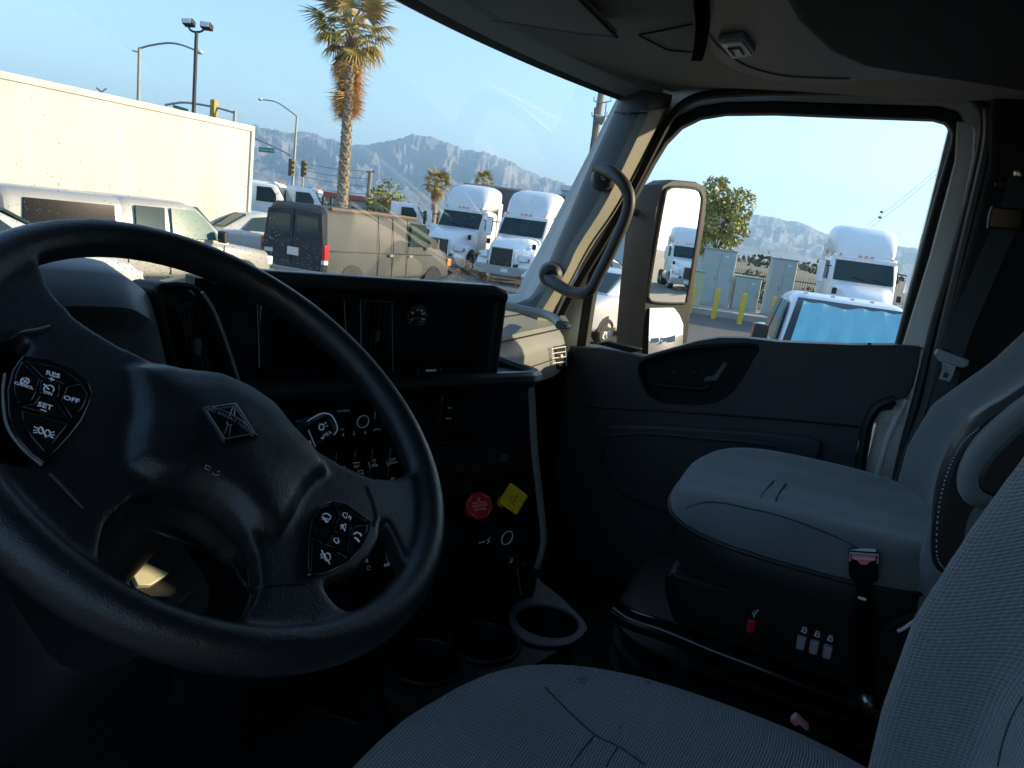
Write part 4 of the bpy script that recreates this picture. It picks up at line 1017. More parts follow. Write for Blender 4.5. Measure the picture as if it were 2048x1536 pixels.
part('release_button', MB().box(q + V((0, .006, .006)), (.012, .020, .010), Matrix.Rotation(.5, 3, 'X')), M_PINKBTN, bk, bevel=.002)
part('stalk', MB().tube([q + V((0, 0, -.02)), V((q.x, q.y - .01, 1.58))], .008, 8), M_WEB, bk)
# ---- passenger seat
POS = V((.53, .0, 1.32))
ps = thing('passenger_chair', POS, 'plain grey passenger seat with black vinyl sides and folded armrest beside the door', 'truck seat', world=True)
cmb, _e = cushion_mb(.525, -.32, .205, .262, 1.868, .07, crown=.012, bol=.010, e=3.0)
pm_, pb = remesh(cmb, .008, 5, 'cushion', M_FABPLAIN, POS)
part('cushion', pm_, M_FABPLAIN, ps)
def plan(cx, cy, hx, hy, e, z, n=56):
    out = []
    for k in range(n):
        a = 2 * math.pi * k / n; c_, s_ = math.cos(a), math.sin(a)
        out.append(V((cx + hx * abs(c_) ** (2 / e) * (1 if c_ > 0 else -1), cy + hy * abs(s_) ** (2 / e) * (1 if s_ > 0 else -1), z)))
    return out
part('cushion_skirt', MB().loft([plan(.525, -.057, .262, .258, 3, 1.806), plan(.525, -.057, .266, .262, 3, 1.797), plan(.525, -.057, .262, .256, 3, 1.75), plan(.525, -.057, .245, .24, 3, 1.70), plan(.525, -.057, .20, .2, 3, 1.69)]), M_VINYL, ps)
part('piping', MB().tube(plan(.525, -.057, .268, .264, 3, 1.802), .004, 6, True), M_VINYL, ps)
prof = [(1.70, -.30, .82), (1.77, -.285, .94), (1.84, -.278, 1.0), (1.95, -.28, 1.02), (2.05, -.306, 1.02), (2.16, -.39, 1.0), (2.25, -.44, .97), (2.35, -.485, .9), (2.45, -.53, .8), (2.52, -.56, .6)]
pm_, pbb = remesh(back_mb(.525, .255, prof, bol=.05, th=.12, flat=.5), .008, 7, 'backrest', M_FABPLAIN, POS)
part('backrest', pm_, M_FABPLAIN, ps)
surf_tube('seam', pb, [(1372, 1016), (1410, 1005), (1450, 1007), (1500, 1018), (1545, 1028), (1590, 1042), (1650, 1065), (1720, 1098)], .0018, M_SEAM, ps, .0)
surf_tube('seam', pb, [(1518, 1020), (1524, 990), (1548, 960)], .0013, M_SEAM, ps)
surf_tube('seam', pb, [(1544, 1026), (1556, 990), (1572, 966)], .0013, M_SEAM, ps)
surf_tube('seam', pbb, [(1895, 905), (1920, 868), (1970, 825), (2044, 765)], .0015, M_SEAM, ps)
vs_ = [pX(x, y, .268) for x, y in ((1866, 1128), (1868, 1050), (1880, 970), (1904, 905), (1928, 872), (1950, 838), (2010, 800), (2130, 745), (2220, 900), (2120, 1180), (1990, 1240), (1905, 1168))]
part('back_side', MB().prism(smoothline(vs_, 3, True), (.05, 0, 0)), M_VINYL, ps, bevel=.012, seg=3)
sl2 = smoothline([pX(x, y, .266) for x, y in ((1958, 856), (1930, 880), (1908, 914), (1888, 968), (1876, 1032), (1874, 1110), (1890, 1140), (1912, 1162))], 14)
sm = MB()
for i in range(0, len(sl2) - 1, 2): sm.tube([sl2[i], sl2[i].lerp(sl2[i + 1], .7)], .0011, 4)
part('stitching', sm, M_STITCH, ps)
ar = [pX(x, y, .225) for x, y in ((1923, 990), (1924, 955), (1940, 915), (1965, 880), (2010, 838), (2060, 800), (2130, 760), (2190, 830), (2100, 960), (2010, 1010), (1960, 1018), (1935, 1010))]
am = part('armrest', MB().prism(smoothline(ar, 3, True), (.055, 0, 0)), M_FABPLAIN, ps, bevel=.02, seg=4)
ai = [pX(x, y, .222) for x, y in ((1958, 980), (1956, 950), (1976, 915), (2010, 880), (2060, 838), (2130, 790), (2180, 850), (2100, 945), (2020, 990), (1985, 996))]
part('armrest_side', MB().prism(smoothline(ai, 3, True), (.02, 0, 0)), M_VINYL, am, bevel=.008, seg=3)
# suspension side cover with controls, bellows
sc = [pX(x, y, .285) for x, y in ((1335, 1145), (1420, 1165), (1560, 1190), (1700, 1215), (1790, 1230), (1900, 1260), (1960, 1330), (1900, 1440), (1780, 1420), (1600, 1345), (1450, 1292), (1360, 1258), (1332, 1205))]
part('side_cover', MB().prism(smoothline(sc, 3, True), (.46, 0, 0)), M_PLASTIC, ps, bevel=.012, seg=3)
part('cover_rib', MB().tube(smoothline([pX(x, y, .284) for x, y in ((1340, 1150), (1346, 1180), (1368, 1215), (1400, 1238), (1430, 1246), (1452, 1250))], 5), .004, 6), M_PLASTIC, ps)
part('cover_rib', MB().tube([pX(1345, 1150, .284), pX(1462, 1184, .284)], .003, 6), M_PLASTIC, ps)
lipp = [pX(x, y, .275) for x, y in ((1225, 1215), (1260, 1238), (1330, 1262), (1420, 1300), (1500, 1330), (1580, 1362), (1660, 1392), (1720, 1412), (1800, 1440))]
part('rolled_lip', MB().tube(smoothline(lipp, 5), .020, 12), M_GLOSSBLK, ps)
for k in range(5):
    z = 1.545 - k * .045
    part('bellows_fold', MB().loft([plan(.53, -.02, .225, .26, 4, z + .020), plan(.53, -.02, .252, .29, 4, z + .004), plan(.53, -.02, .252, .29, 4, z - .004), plan(.53, -.02, .225, .26, 4, z - .020)]), M_RUBBER, ps, ang=50)
part('seat_base', MB().box((.53, -.02, 1.335), (.50, .58, .05)), M_PLASTIC, ps, bevel=.006)
def ctl(name, x, y, w_, h_, m_):
    c = [pX(x - w_ / 2, y + h_ * .42, .276), pX(x + w_ / 2 - 3, y + h_ * .58, .276), pX(x + w_ / 2 + 2, y - h_ * .42, .276), pX(x - w_ / 2 + 4, y - h_ * .58, .276)]
    return part(name, MB().prism(c, (.02, 0, 0)), m_, ps, bevel=.002)
r_ = ctl('slide_switch', 1501, 1254, 20, 24, M_REDBTN)
for x, y in ((1601, 1288), (1627, 1297), (1654, 1306)): ctl('tilt_switch', x, y, 20, 25, M_GREYBTN)
for x, y in ((1608, 1259), (1634, 1267), (1660, 1276)):
    mb_ = MB()
    for l in ([(x - 4, y + 4), (x - 1, y - 5), (x + 4, y - 4), (x + 5, y + 6)], [(x - 6, y + 3), (x + 4, y + 8)], [(x + 0, y), (x + 2, y + 1)]): mb_.tube([pX(a, b, .281) for a, b in l], .0011, 4)
    part('symbol', mb_, M_MARK, ps)
mb_ = MB()
for l in ([(1504, 1224), (1508, 1229), (1513, 1226)], [(1508, 1229), (1508, 1234)], [(1512, 1226), (1517, 1219)], [(1509, 1221), (1509, 1223)]): mb_.tube([pX(a, b, .281) for a, b in l], .0013, 4)
part('symbol', mb_, M_MARK, ps)
part('seat_bolt', MB().lathe([(.0001, -.010), (.006, -.0095), (.011, -.005), (.013, .001), (.013, .01)], 18, c=pX(1735, 1405, .236), axis='X'), M_CHROME, ps)
part('cable', MB().tube(smoothline([pX(x, y, .27) for x, y in ((1860, 1200), (1838, 1225), (1800, 1240), (1770, 1260))], 5), .004, 6), M_RUBBER, ps)
part('cable', MB().tube(smoothline([pX(x, y, .27) for x, y in ((1850, 1225), (1810, 1255), (1795, 1262))], 5), .003, 6), M_MARKDIM, ps)
# ---- passenger buckle on its stalk
pk_ = thing('passenger_belt_buckle', pX(1727, 1180, .255), 'black seat belt buckle with a faded red button beside the passenger cushion', 'belt buckle', world=True)
def bpx(x, y, X=.25): return pX(x, y, X)
part('buckle_body', MB().prism([bpx(1697, 1102), bpx(1758, 1106), (bpx(1757, 1160)), bpx(1742, 1172), bpx(1712, 1170), bpx(1697, 1152)], (.022, 0, 0)), M_GLOSSBLK, pk_, bevel=.004, seg=3)
part('buckle_frame', MB().tube([bpx(1700, 1122, .247), bpx(1700, 1106, .247), bpx(1756, 1110, .247), bpx(1755, 1127, .247)], .0018, 6), M_GREYBTN, pk_)
part('release_button', MB().prism([bpx(x, y, .246) for x, y in ((1703, 1110), (1752, 1113), (1752, 1121), (1740, 1124), (1733, 1131), (1722, 1130), (1714, 1121), (1703, 1119))], (.008, 0, 0)), M_PINKBTN, pk_, bevel=.001)
part('button_print', MB().tube([bpx(1708, 1117, .2455), bpx(1748, 1119, .2455)], .0014, 5), mat('pale_pink', (.8, .5, .48), .5), pk_)
part('stalk', MB().tube([bpx(1728, 1165), bpx(1727, 1230), bpx(1730, 1320), bpx(1735, 1400)], .011, 8), M_STRAP, pk_)
part('label', MB().box(bpx(1724, 1197, .236), (.002, .012, .004)), M_MARKDIM, pk_)
# ---- passenger belt
pbelt = thing('passenger_seat_belt', pX(2010, 437, .915), 'dark seat belt with guide and bright latch plate hanging on the rear pillar', 'seat belt', world=True)
bl_ = [(2040, 360), (2030, 400), (2012, 450), (1985, 510), (1955, 580), (1925, 650), (1906, 705)]
wd = .0235
ctr = [pX(x, y, .905 - .02 * k / 6) for k, (x, y) in enumerate(bl_)]
ctr = smoothline(ctr, 4); sd_ = V((0, 1, .35)).normalized()
part('webbing', MB().loft([[q - sd_ * wd, q + sd_ * wd, q + sd_ * wd + V((.002, 0, 0)), q - sd_ * wd + V((.002, 0, 0))] for q in ctr]), M_WEB, pbelt)
part('anchor_bolt', MB().lathe([(.0001, -.012), (.007, -.011), (.011, -.006), (.012, .004), (.012, .01)], 18, c=pX(2038, 347, .905), axis='X'), mat('brass_bolt', (.6, .52, .35), .25, 1.0), pbelt)
part('anchor_plate', MB().prism([pX(x, y, .918) for x, y in ((1987, 365), (2000, 358), (2060, 366), (2070, 385), (2010, 383), (1993, 378))], (.012, 0, 0)), M_GLOSSBLK, pbelt, bevel=.004)
part('height_guide', MB().prism([pX(x, y, .893) for x, y in ((1974, 455), (1983, 412), (2050, 418), (2044, 462))], (.016, 0, 0)), M_GLOSSBLK, pbelt, bevel=.004)
part('guide_edge', MB().tube([pX(1975, 456, .891), pX(1978, 430, .891), pX(1984, 413, .891)], .002, 6), M_GREYBTN, pbelt)
lt = part('latch_housing', MB().prism([pX(x, y, .872) for x, y in ((1869, 708), (1876, 698), (1940, 720), (1938, 732), (1925, 737), (1880, 724))], (.02, 0, 0)), M_GREYBTN, pbelt, bevel=.003)
part('latch_plate', MB().fill([pX(x, y, .868) for x, y in ((1884, 724), (1912, 733), (1906, 750), (1900, 764), (1878, 758), (1884, 742))], [[pX(x, y, .868) for x, y in ((1888, 744), (1898, 747), (1895, 757), (1885, 754))]], (.003, 0, 0)), M_CHROME, pbelt)
ctr = smoothline([pX(x, y, .885) for x, y in ((1905, 735), (1893, 770), (1880, 810), (1866, 860))], 4)
part('webbing', MB().loft([[q - sd_ * .02, q + sd_ * .02, q + sd_ * .02 + V((.002, 0, 0)), q - sd_ * .02 + V((.002, 0, 0))] for q in ctr]), M_WEB, pbelt)

# ================================================================== CUP HOLDER CONSOLE
cc = thing('cup_holder_console', (.2, .42, 1.3), 'grey blue console with round cup holders between the seats and dashboard', 'console', world=True)
ZC = 1.55
def cz(x, y): return pZ(x, y, ZC)
cen = [(1094, 1244), (968, 1284), (852, 1322)]
def cupring(i, k=1.0, n=28):
    c = cz(*cen[i]); return [c + V((math.cos(2 * math.pi * j / n) * .064 * k, math.sin(2 * math.pi * j / n) * .064 * k, 0)) for j in range(n)]
outl = [cz(x, y) for x, y in ((1048, 1122), (1058, 1130), (1085, 1168), (1120, 1196), (1150, 1226), (1168, 1250), (1160, 1262), (1140, 1285), (1080, 1320), (980, 1370), (830, 1400), (770, 1370), (780, 1300), (880, 1240), (980, 1226), (1040, 1200), (1056, 1185))]
part('console_top', MB().fill([q + V((0, 0, -.003)) for q in outl], [[q + V((0, 0, -.003)) for q in cupring(i)] for i in range(3)], (0, 0, -.02)), M_PLASTIC, cc, bevel=.003)
gt_ = smoothline([cz(x, y) for x, y in ((1050, 1124), (1062, 1140), (1085, 1168), (1120, 1196), (1150, 1226), (1172, 1252), (1170, 1268), (1140, 1290), (1090, 1294), (1046, 1282), (1022, 1258), (1018, 1232), (1032, 1210), (1058, 1196), (1072, 1178), (1058, 1150))], 3, True)
part('grey_trim', MB().fill(gt_, [cupring(0, .985)], (0, 0, .004)), M_CONSOLE, cc, bevel=.0015)
for i in range(3):
    c = cz(*cen[i])
    part('cup_well', MB().lathe([(.065, -.004), (.060, -.09), (.0001, -.09)], 28, c=c), M_PLASTIC, cc)
    part('cup_rim', MB().tube([q + V((0, 0, .001)) for q in cupring(i, 1.03)], .004, 6, True), M_CONSOLE if i == 0 else M_DASH, cc)
part('console_body', MB().loft([[q + V((0, 0, -.095)) for q in outl], [q + V((0, 0, -.23)) for q in outl]]), M_PLASTIC, cc)
part('mat_edge', MB().tube(smoothline([pZ(x, y, 1.326) for x, y in ((284, 1310), (276, 1340), (230, 1372), (140, 1418), (70, 1440), (0, 1466))], 5), .005, 6), M_DASH, cab)
part('mat_edge', MB().tube(smoothline([pZ(x, y, 1.326) for x, y in ((576, 1348), (598, 1390), (640, 1420), (720, 1448))], 5), .005, 6), M_DASH, cab)
# ================================================================== OUTSIDE
M_ASPH = mat('asphalt', (.085, .082, .078), .9, bump=('noise', 60, .4, .01), var=(.6, .5, (.12, .115, .105)))
M_EARTH = mat('dry_ground', (.16, .14, .10), .95, var=(.02, .6, (.11, .12, .07)))
M_CONC = mat('concrete', (.36, .35, .32), .85, bump=('noise', 30, .3, .01), var=(1.5, .4, (.28, .27, .25)))
M_TRUCKW = mat('white_truck_paint', (.78, .78, .78), .3, coat=.4, var=(1.2, .12, (.66, .66, .63)))
M_TRAILER = mat('trailer_skin', (.62, .61, .56), .5, var=(1.6, .6, (.52, .50, .42)), stretch=(1, 1, .12), bump=('noise', 1.2, .25, .02))
M_TRIMAL = mat('aluminium_rail', (.55, .55, .53), .4, .6)
M_VGLASS = mat('vehicle_glass', (.02, .04, .042), .05, spec=.35)
M_VGLASSG = mat('greenish_vehicle_glass', (.06, .13, .11), .08, spec=.7)
M_TINT = mat('dark_tinted_glass', (.010, .010, .014), .12, spec=.02)
M_TYRE = mat('tyre_rubber', (.018, .018, .018), .85, bump=('noise', 40, .3, .01))
M_RIM = mat('wheel_metal', (.5, .5, .5), .35, .7)
M_CHARCOAL = mat('black_grille', (.012, .012, .013), .4)
M_VAN = mat('matte_grey_van_paint', (.052, .056, .056), .65, var=(2.2, .5, (.072, .073, .07)))
M_VANREAR = mat('dark_van_rear_paint', (.012, .016, .024), .45, spec=.3)
M_RUST = mat('rusty_roof_edge', (.20, .11, .06), .85, var=(5, .8, (.13, .125, .115)))
M_TAIL = mat('red_tail_lamp', (.55, .02, .02), .25)
M_AMBER = mat('amber_lamp', (.8, .25, .03), .3)
M_LAMPW = mat('clear_lamp', (.7, .72, .74), .15, coat=.6)
M_PLATE = mat('licence_plate', (.75, .76, .74), .5)
M_POLE = mat('galvanised_pole', (.33, .34, .33), .55, .3)
M_DARKPOLE = mat('dark_bronze_pole', (.035, .035, .036), .5)
M_WOOD = mat('weathered_wood', (.30, .26, .20), .9, bump=('noise', 12, .5, .02), var=(3, .5, (.22, .19, .15)))
M_SIGN = mat('green_sign', (.0, .22, .11), .5)
M_SIGNAL = mat('signal_yellow_black', (.10, .085, .03), .5)
M_CABINET = mat('grey_green_cabinet_paint', (.40, .46, .44), .5, var=(2, .3, (.33, .38, .37)))
M_BEIGE = mat('pale_green_pedestal_paint', (.45, .46, .30), .5)
M_BOLL = mat('yellow_bollard_paint', (.68, .46, .03), .5, var=(6, .3, (.55, .38, .05)))
M_LEAF = mat('green_leaf', (.19, .20, .045), .6, var=(2.0, .9, (.36, .33, .07)))
M_LEAFD = mat('dark_brush_leaf', (.05, .06, .02), .7, var=(2.0, .9, (.10, .075, .03)))
M_PALM = mat('palm_frond_green', (.19, .19, .05), .55, var=(.9, 1.0, (.66, .42, .10)))
M_DEAD = mat('dead_palm_frond', (.66, .36, .10), .8, var=(1.5, .8, (.30, .17, .07)))
M_BARK = mat('palm_bark', (.31, .25, .18), .9, bump=('noise', 10, .6, .03), var=(3, .6, (.22, .16, .10)))
M_TRUNK = mat('tree_bark', (.12, .09, .06), .9, bump=('noise', 20, .6, .02))

def gnd(x, y, d): q = pd(x, y, d); return V((q.x, q.y, 0))
def rzh(h): return -R(h)                                      # heading -> rotation of a thing whose front is +Y
def sec(y, hw, z0, z1, r=.12, n=4): return [V((x, y, (z0 + z1) / 2 + z)) for x, z in rrect(2 * hw, z1 - z0, r, n)]
def sec2(y, hb, ht, z0, z1, r=.1, n=3):
    out = []
    for x, z in rrect(1, z1 - z0, r, n):
        k = (z + (z1 - z0) / 2) / (z1 - z0); out.append(V((x * 2 * (hb + (ht - hb) * k), y, (z0 + z1) / 2 + z)))
    return out
def tyre_mb(rad, wd_, n=24): return MB().lathe([(rad * .62, -wd_ / 2), (rad * .9, -wd_ / 2), (rad, -wd_ * .38), (rad, wd_ * .38), (rad * .9, wd_ / 2), (rad * .62, wd_ / 2)], n, axis='X')
def rim_mb(rad, wd_, sp_=6):
    m_ = MB().lathe([(.001, wd_ * .30), (rad * .18, wd_ * .34), (rad * .2, wd_ * .2), (rad * .58, wd_ * .26), (rad * .63, wd_ * .45), (rad * .64, -wd_ * .4)], 20, axis='X')
    m_.lathe([(.001, -wd_ * .30), (rad * .18, -wd_ * .34), (rad * .2, -wd_ * .2), (rad * .58, -wd_ * .26), (rad * .63, -wd_ * .45)], 20, axis='X')
    for k in range(sp_):
        a = 2 * math.pi * k / sp_
        for s in (1, -1): m_.tube([(s * wd_ * .31, rad * .15 * math.cos(a), rad * .15 * math.sin(a)), (s * wd_ * .36, rad * .6 * math.cos(a), rad * .6 * math.sin(a))], rad * .06, 5)
    return m_
_wheel = {}
def wheel(parent, x, y, rad, wd_, key):
    if key not in _wheel:
        _wheel[key] = (tyre_mb(rad, wd_).mesh('wheel', M_TYRE), rim_mb(rad, wd_).mesh('rim', M_RIM))
    t, r = _wheel[key]
    o = part('wheel', t, M_TYRE, parent); o.location = (x, y, rad)
    part('rim', r, M_RIM, o)
    return o
def sidepanel(poly, x, th=.012):
    """flat pane on the side of a vehicle: poly of (y, z)"""
    return MB().prism([V((x, y, z)) for y, z in poly], (th if x > 0 else -th, 0, 0))

# ---- ground
structure('ground', MB().add([(14000 * math.cos(2 * math.pi * k / 48), 14000 * math.sin(2 * math.pi * k / 48), -.03) for k in range(48)], [tuple(range(48))]), M_EARTH)
lot = [hdir(20) * 60, hdir(50) * 75, hdir(80) * 62, hdir(100) * 60, hdir(125) * 60, hdir(180) * 70, hdir(240) * 60, hdir(300) * 50]
structure('parking_lot', MB().add([V((q.x, q.y, 0)) for q in lot], [tuple(range(len(lot)))]), M_ASPH)
rdq = [hdir(5) * 60 + hdir(68) * 8, hdir(68) * 52 + hdir(-22) * 60, hdir(68) * 66 + hdir(-22) * 60, hdir(68) * 66 + hdir(158) * 40, hdir(68) * 52 + hdir(158) * 40]
structure('road', MB().add([V((q.x, q.y, .006)) for q in (hdir(68) * 62 + hdir(-22) * 90, hdir(68) * 78 + hdir(-22) * 90, hdir(68) * 78 + hdir(158) * 90, hdir(68) * 62 + hdir(158) * 90)], [(0, 1, 2, 3)]), M_ASPH)

# ---- mountains
ridge = [(-700, 60), (-300, 130), (0, 175), (200, 205), (380, 232), (470, 241), (508, 248), (560, 262), (620, 266), (660, 275), (700, 290), (740, 287), (790, 279), (820, 268), (838, 266), (868, 273), (905, 288), (940, 300), (975, 305), (1010, 316), (1050, 338), (1085, 352), (1120, 362), (1160, 378), (1260, 402), (1360, 414), (1440, 421), (1480, 424), (1540, 434), (1600, 445), (1650, 466), (1720, 482), (1800, 492), (1900, 505), (2050, 530), (2400, 560)]
RD = 9000.0
mh = []
for x, y in ridge:
    d = ray(x, y); hl_ = math.hypot(d.x, d.y); mh.append((math.degrees(math.atan2(d.x, d.y)), d.z / hl_))
def elev(hd_):
    if hd_ <= mh[0][0]: return mh[0][1]
    for (a, ea), (b, eb) in zip(mh, mh[1:]):
        if a <= hd_ <= b: return ea + (eb - ea) * (hd_ - a) / (b - a)
    return mh[-1][1]
def rnoise(p, oct_=6, gain=.52):
    s, a, f_ = 0, 1, 1
    for _ in range(oct_):
        v_ = 1 - abs(noise.noise(p * f_)) * 2; s += a * v_ * v_; a *= gain; f_ *= 2.1
    return s
m_ = MB(); NA, NR = 1100, 110
H0, H1 = mh[0][0] - 2, mh[-1][0]
def mountain(u, v):
    hd_ = H0 + (H1 - H0) * u; t = v * 1.15
    rad = 4600 + (RD - 4600) * t
    q = hdir(hd_) * rad
    ez = max(.004, elev(hd_)) * RD
    n1 = rnoise(V((hd_ * .30, t * 1.6, .3))) * .55 + rnoise(V((q.x / 1100, q.y / 1100, 3.3)), 6) * .45
    nr_ = noise.noise(V((hd_ * 1.3, 2.2, 0))) * .03 + noise.noise(V((hd_ * 4.1, 7.2, 0))) * .022 + noise.noise(V((hd_ * 9., 1.2, 0))) * .014 + noise.noise(V((hd_ * 21., 4.2, 0))) * .007
    if t <= 1: z = ez * (t ** 1.15) * (1 + nr_ * t) * (1 + (n1 - 1.05) * .52 * (1 - t ** 8) * min(1, t * 3)); z = min(z, ez * (1 + nr_) * t ** .25 * (.35 + .65 * t))
    else: z = ez * (1 + nr_) * max(0, 1 - (t - 1) * 4.5)
    return (q.x + CAM_LOC.x, q.y + CAM_LOC.y, z + 2.3 * min(1, t * 3) - 3 * (1 - min(1, t * 8)))
m_.grid(mountain, NA, NR)
M_MOUNT = mat('mountain_rock', (.10, .11, .115), .95, var=(.0035, .75, (.27, .26, .25)), bump=('noise', .004, .45, 60))
structure('mountains', m_, M_MOUNT, smooth=True)

# ---- semi trailer, its cream side facing the lot
A0 = pd(0, 141, 16.3); A1 = pd(508, 252, 21.6)
ta = V((A1.x - A0.x, A1.y - A0.y, 0)).normalized(); tn = V((ta.y, -ta.x, 0))
if tn.dot(V((CAM_LOC.x - A0.x, CAM_LOC.y - A0.y, 0))) < 0: tn = -tn
ZT = (A0.z + A1.z) / 2; E1_ = V((A1.x, A1.y, 0))
trl = thing('semi_trailer', E1_, 'long cream white semi trailer parked behind the beige pickup with the bed cap', 'trailer', world=True)
def tp(s, o, z): return E1_ + ta * s + tn * o + V((0, 0, z))
def tbox(mb, s0, s1, o0, o1, z0, z1): return mb.hexa([tp(s0, o0, z0), tp(s1, o0, z0), tp(s1, o1, z0), tp(s0, o1, z0)], [tp(s0, o0, z1), tp(s1, o0, z1), tp(s1, o1, z1), tp(s0, o1, z1)])
part('body', tbox(MB(), -15.6, 0, -2.55, -.02, 1.15, ZT - .05), M_TRAILER, trl)
pw = 1.22
first = None
for k in range(12):
    o = part('side_panel', tbox(MB(), -(k + 1) * pw - .076, -k * pw - .08, -.02, -.008, 1.3, ZT - .16), M_TRAILER, trl, smooth=False)
part('top_rail', tbox(MB(), -15.6, .02, -.06, .03, ZT - .17, ZT), M_TRAILER, trl, bevel=.02)
part('bottom_rail', tbox(MB(), -15.6, .02, -.06, .03, 1.08, 1.30), M_TRIMAL, trl, bevel=.02)
part('corner_post', tbox(MB(), -.09, .03, -.10, .035, 1.08, ZT), M_TRAILER, trl, bevel=.02)
for k in range(3): part('side_marker', tbox(MB(), -.6 - k * 5, -.5 - k * 5, .03, .045, 1.16, 1.22), M_AMBER, trl)
part('landing_gear', tbox(MB(), -3.1, -2.9, -.4, -.2, .1, 1.1), M_DARKPOLE, trl)
for s in (-13.2, -12.0):
    for o_ in (-.3, -2.2):
        wq = part('wheel', tyre_mb(.5, .3), M_TYRE, trl)
        wq.matrix_local = Matrix.Translation(tp(s, o_, .5) - E1_) @ Matrix.Rotation(math.atan2(tn.y, tn.x), 4, 'Z')

# ---- semi tractors
def semi(name, loc, heading, label, group, fairing=True):
    t = thing(name, loc, label, 'semi truck', group, rzh(heading))
    part('hood', MB().loft([sec2(.02, 1.08, .98, .95, 1.98, .2), sec2(.7, 1.02, .86, .9, 1.90, .22), sec2(1.4, .9, .7, .8, 1.74, .24), sec2(1.78, .72, .58, .78, 1.58, .2), sec2(1.9, .6, .5, .8, 1.46, .15)]), M_TRUCKW, t)
    gr = part('grille', MB().hexa([V((x, 1.93, z)) for x, z in ((-.5, .72), (.5, .72), (.46, 1.42), (-.46, 1.42))], [V((x, y, z)) for x, y, z in ((-.48, 2.03, .74), (.48, 2.03, .74), (.43, 1.97, 1.38), (-.43, 1.97, 1.38))]), M_CHARCOAL, t, bevel=.03)
    for k in range(5): part('slat', MB().box((0, 2.03 - k * .012, .84 + k * .12), (.84 - k * .02, .02, .025)), M_DARKPOLE, gr)
    part('grille_surround', MB().tube([(-.5, 1.99, .72), (-.47, 1.94, 1.45), (.47, 1.94, 1.45), (.5, 1.99, .72)], .035, 6), M_TRUCKW, t)
    part('bumper', MB().loft([sec(1.55, 1.2, .38, .74, .1), sec(1.95, 1.16, .36, .74, .1), sec(2.12, .9, .38, .72, .1)]), M_POLE, t)
    part('licence_plate', MB().box((-.25, 2.14, .56), (.3, .02, .15)), M_PLATE, t)
    for s in (1, -1):
        fr_ = []
        for k in range(9):
            a = math.pi * (-.06 + 1.12 * k / 8); fr_.append([V((s * x, .98 + (.60 + dr) * math.cos(a) * (1.12 if math.cos(a) > 0 else 1), .50 + (.64 + dr) * math.sin(a))) for x, dr in ((.68, .16), (.95, .16), (1.17, .10), (1.2, .0), (.68, .0))])
        part('fender', MB().loft(fr_), M_TRUCKW, t)
        hl__ = part('headlight', MB().hexa([V((s * x, 1.62, z)) for x, z in ((.66, .98), (1.12, .98), (1.14, 1.2), (.70, 1.28))], [V((s * x, y, z)) for x, y, z in ((.68, 1.86, 1.0), (1.1, 1.68, 1.0), (1.12, 1.64, 1.18), (.72, 1.80, 1.25))]), M_LAMPW, t, bevel=.02)
        part('turn_lamp', MB().box((s * 1.1, 1.68, 1.08), (.08, .10, .12)), M_AMBER, hl__)
        part('side_window', sidepanel([(-.46, 1.98), (-1.35, 1.98), (-1.35, 2.62), (-.72, 2.64), (-.50, 2.35)], s * 1.165), M_VGLASS, t)
        mi = part('mirror', MB().box((s * 1.46, -.02, 2.2), (.22, .14, .75)), M_TRUCKW if fairing else M_CHARCOAL, t, bevel=.04)
        part('mirror_arm', MB().tube([(s * 1.1, -.3, 2.45), (s * 1.42, -.05, 2.42)], .025, 6), M_CHARCOAL, mi)
        part('hood_mirror', MB().box((s * 1.02, 1.0, 1.62), (.16, .1, .22)), M_CHARCOAL, t, bevel=.03)
        wheel(t, s * 1.02, .98, .50, .30, 'semi')
        for y in (-3.2, -4.5): wheel(t, s * .95, y, .50, .5, 'semidual')
        part('fuel_tank', MB().cyl((s * .95, -.5, .75), (s * .95, -1.9, .75), .33, 16), M_RIM, t)
    part('cab', MB().loft([sec2(.0, 1.1, 1.0, .95, 1.96, .1), sec2(-.05, 1.14, 1.05, .92, 2.02, .1), sec2(-.50, 1.18, 1.10, .9, 2.76, .14), sec2(-.7, 1.18, 1.12, .9, 2.86, .16), sec2(-1.95, 1.18, 1.12, .9, 2.88, .16)]), M_TRUCKW, t)
    ws_ = part('windshield', MB().hexa([V(q) for q in ((-1.0, -.02, 1.99), (1.0, -.02, 1.99), (.97, -.46, 2.68), (-.97, -.46, 2.68))], [V(q) for q in ((-.98, .02, 2.0), (.98, .02, 2.0), (.94, -.42, 2.69), (-.94, -.42, 2.69))]), M_VGLASS, t)
    part('wiper', MB().tube([(-.3, .03, 2.02), (.35, -.05, 2.16)], .015, 5), M_CHARCOAL, ws_); part('wiper', MB().tube([(-.9, .03, 2.02), (-.25, -.05, 2.16)], .015, 5), M_CHARCOAL, ws_)
    vi_ = part('sun_shade', MB().loft([sec(-.40, 1.02, 2.70, 2.82, .04), sec(-.62, 1.06, 2.72, 2.92, .05)]), M_TRUCKW, t)
    for k in (-.85, -.2, 0, .2, .85): part('marker_lamp', MB().box((k, -.44, 2.90), (.08, .10, .05)), M_AMBER, vi_)
    if fairing:
        part('roof_fairing', MB().loft([sec2(-.55, .92, .86, 2.84, 2.96, .05), sec2(-.68, 1.0, .90, 2.84, 3.28, .16), sec2(-.95, 1.06, .98, 2.84, 3.66, .24), sec2(-1.35, 1.12, 1.06, 2.84, 3.90, .28), sec2(-1.95, 1.18, 1.12, 2.84, 4.0, .25), sec2(-2.25, 1.18, 1.12, 2.6, 3.95, .25)]), M_TRUCKW, t)
        for s in (1, -1): part('side_extender', MB().box((s * 1.17, -2.15, 2.2), (.05, .5, 2.2)), M_TRUCKW, t, bevel=.02)
    part('chassis', MB().box((0, -2.6, .8), (.9, 5.2, .3)), M_CHARCOAL, t)
    return t
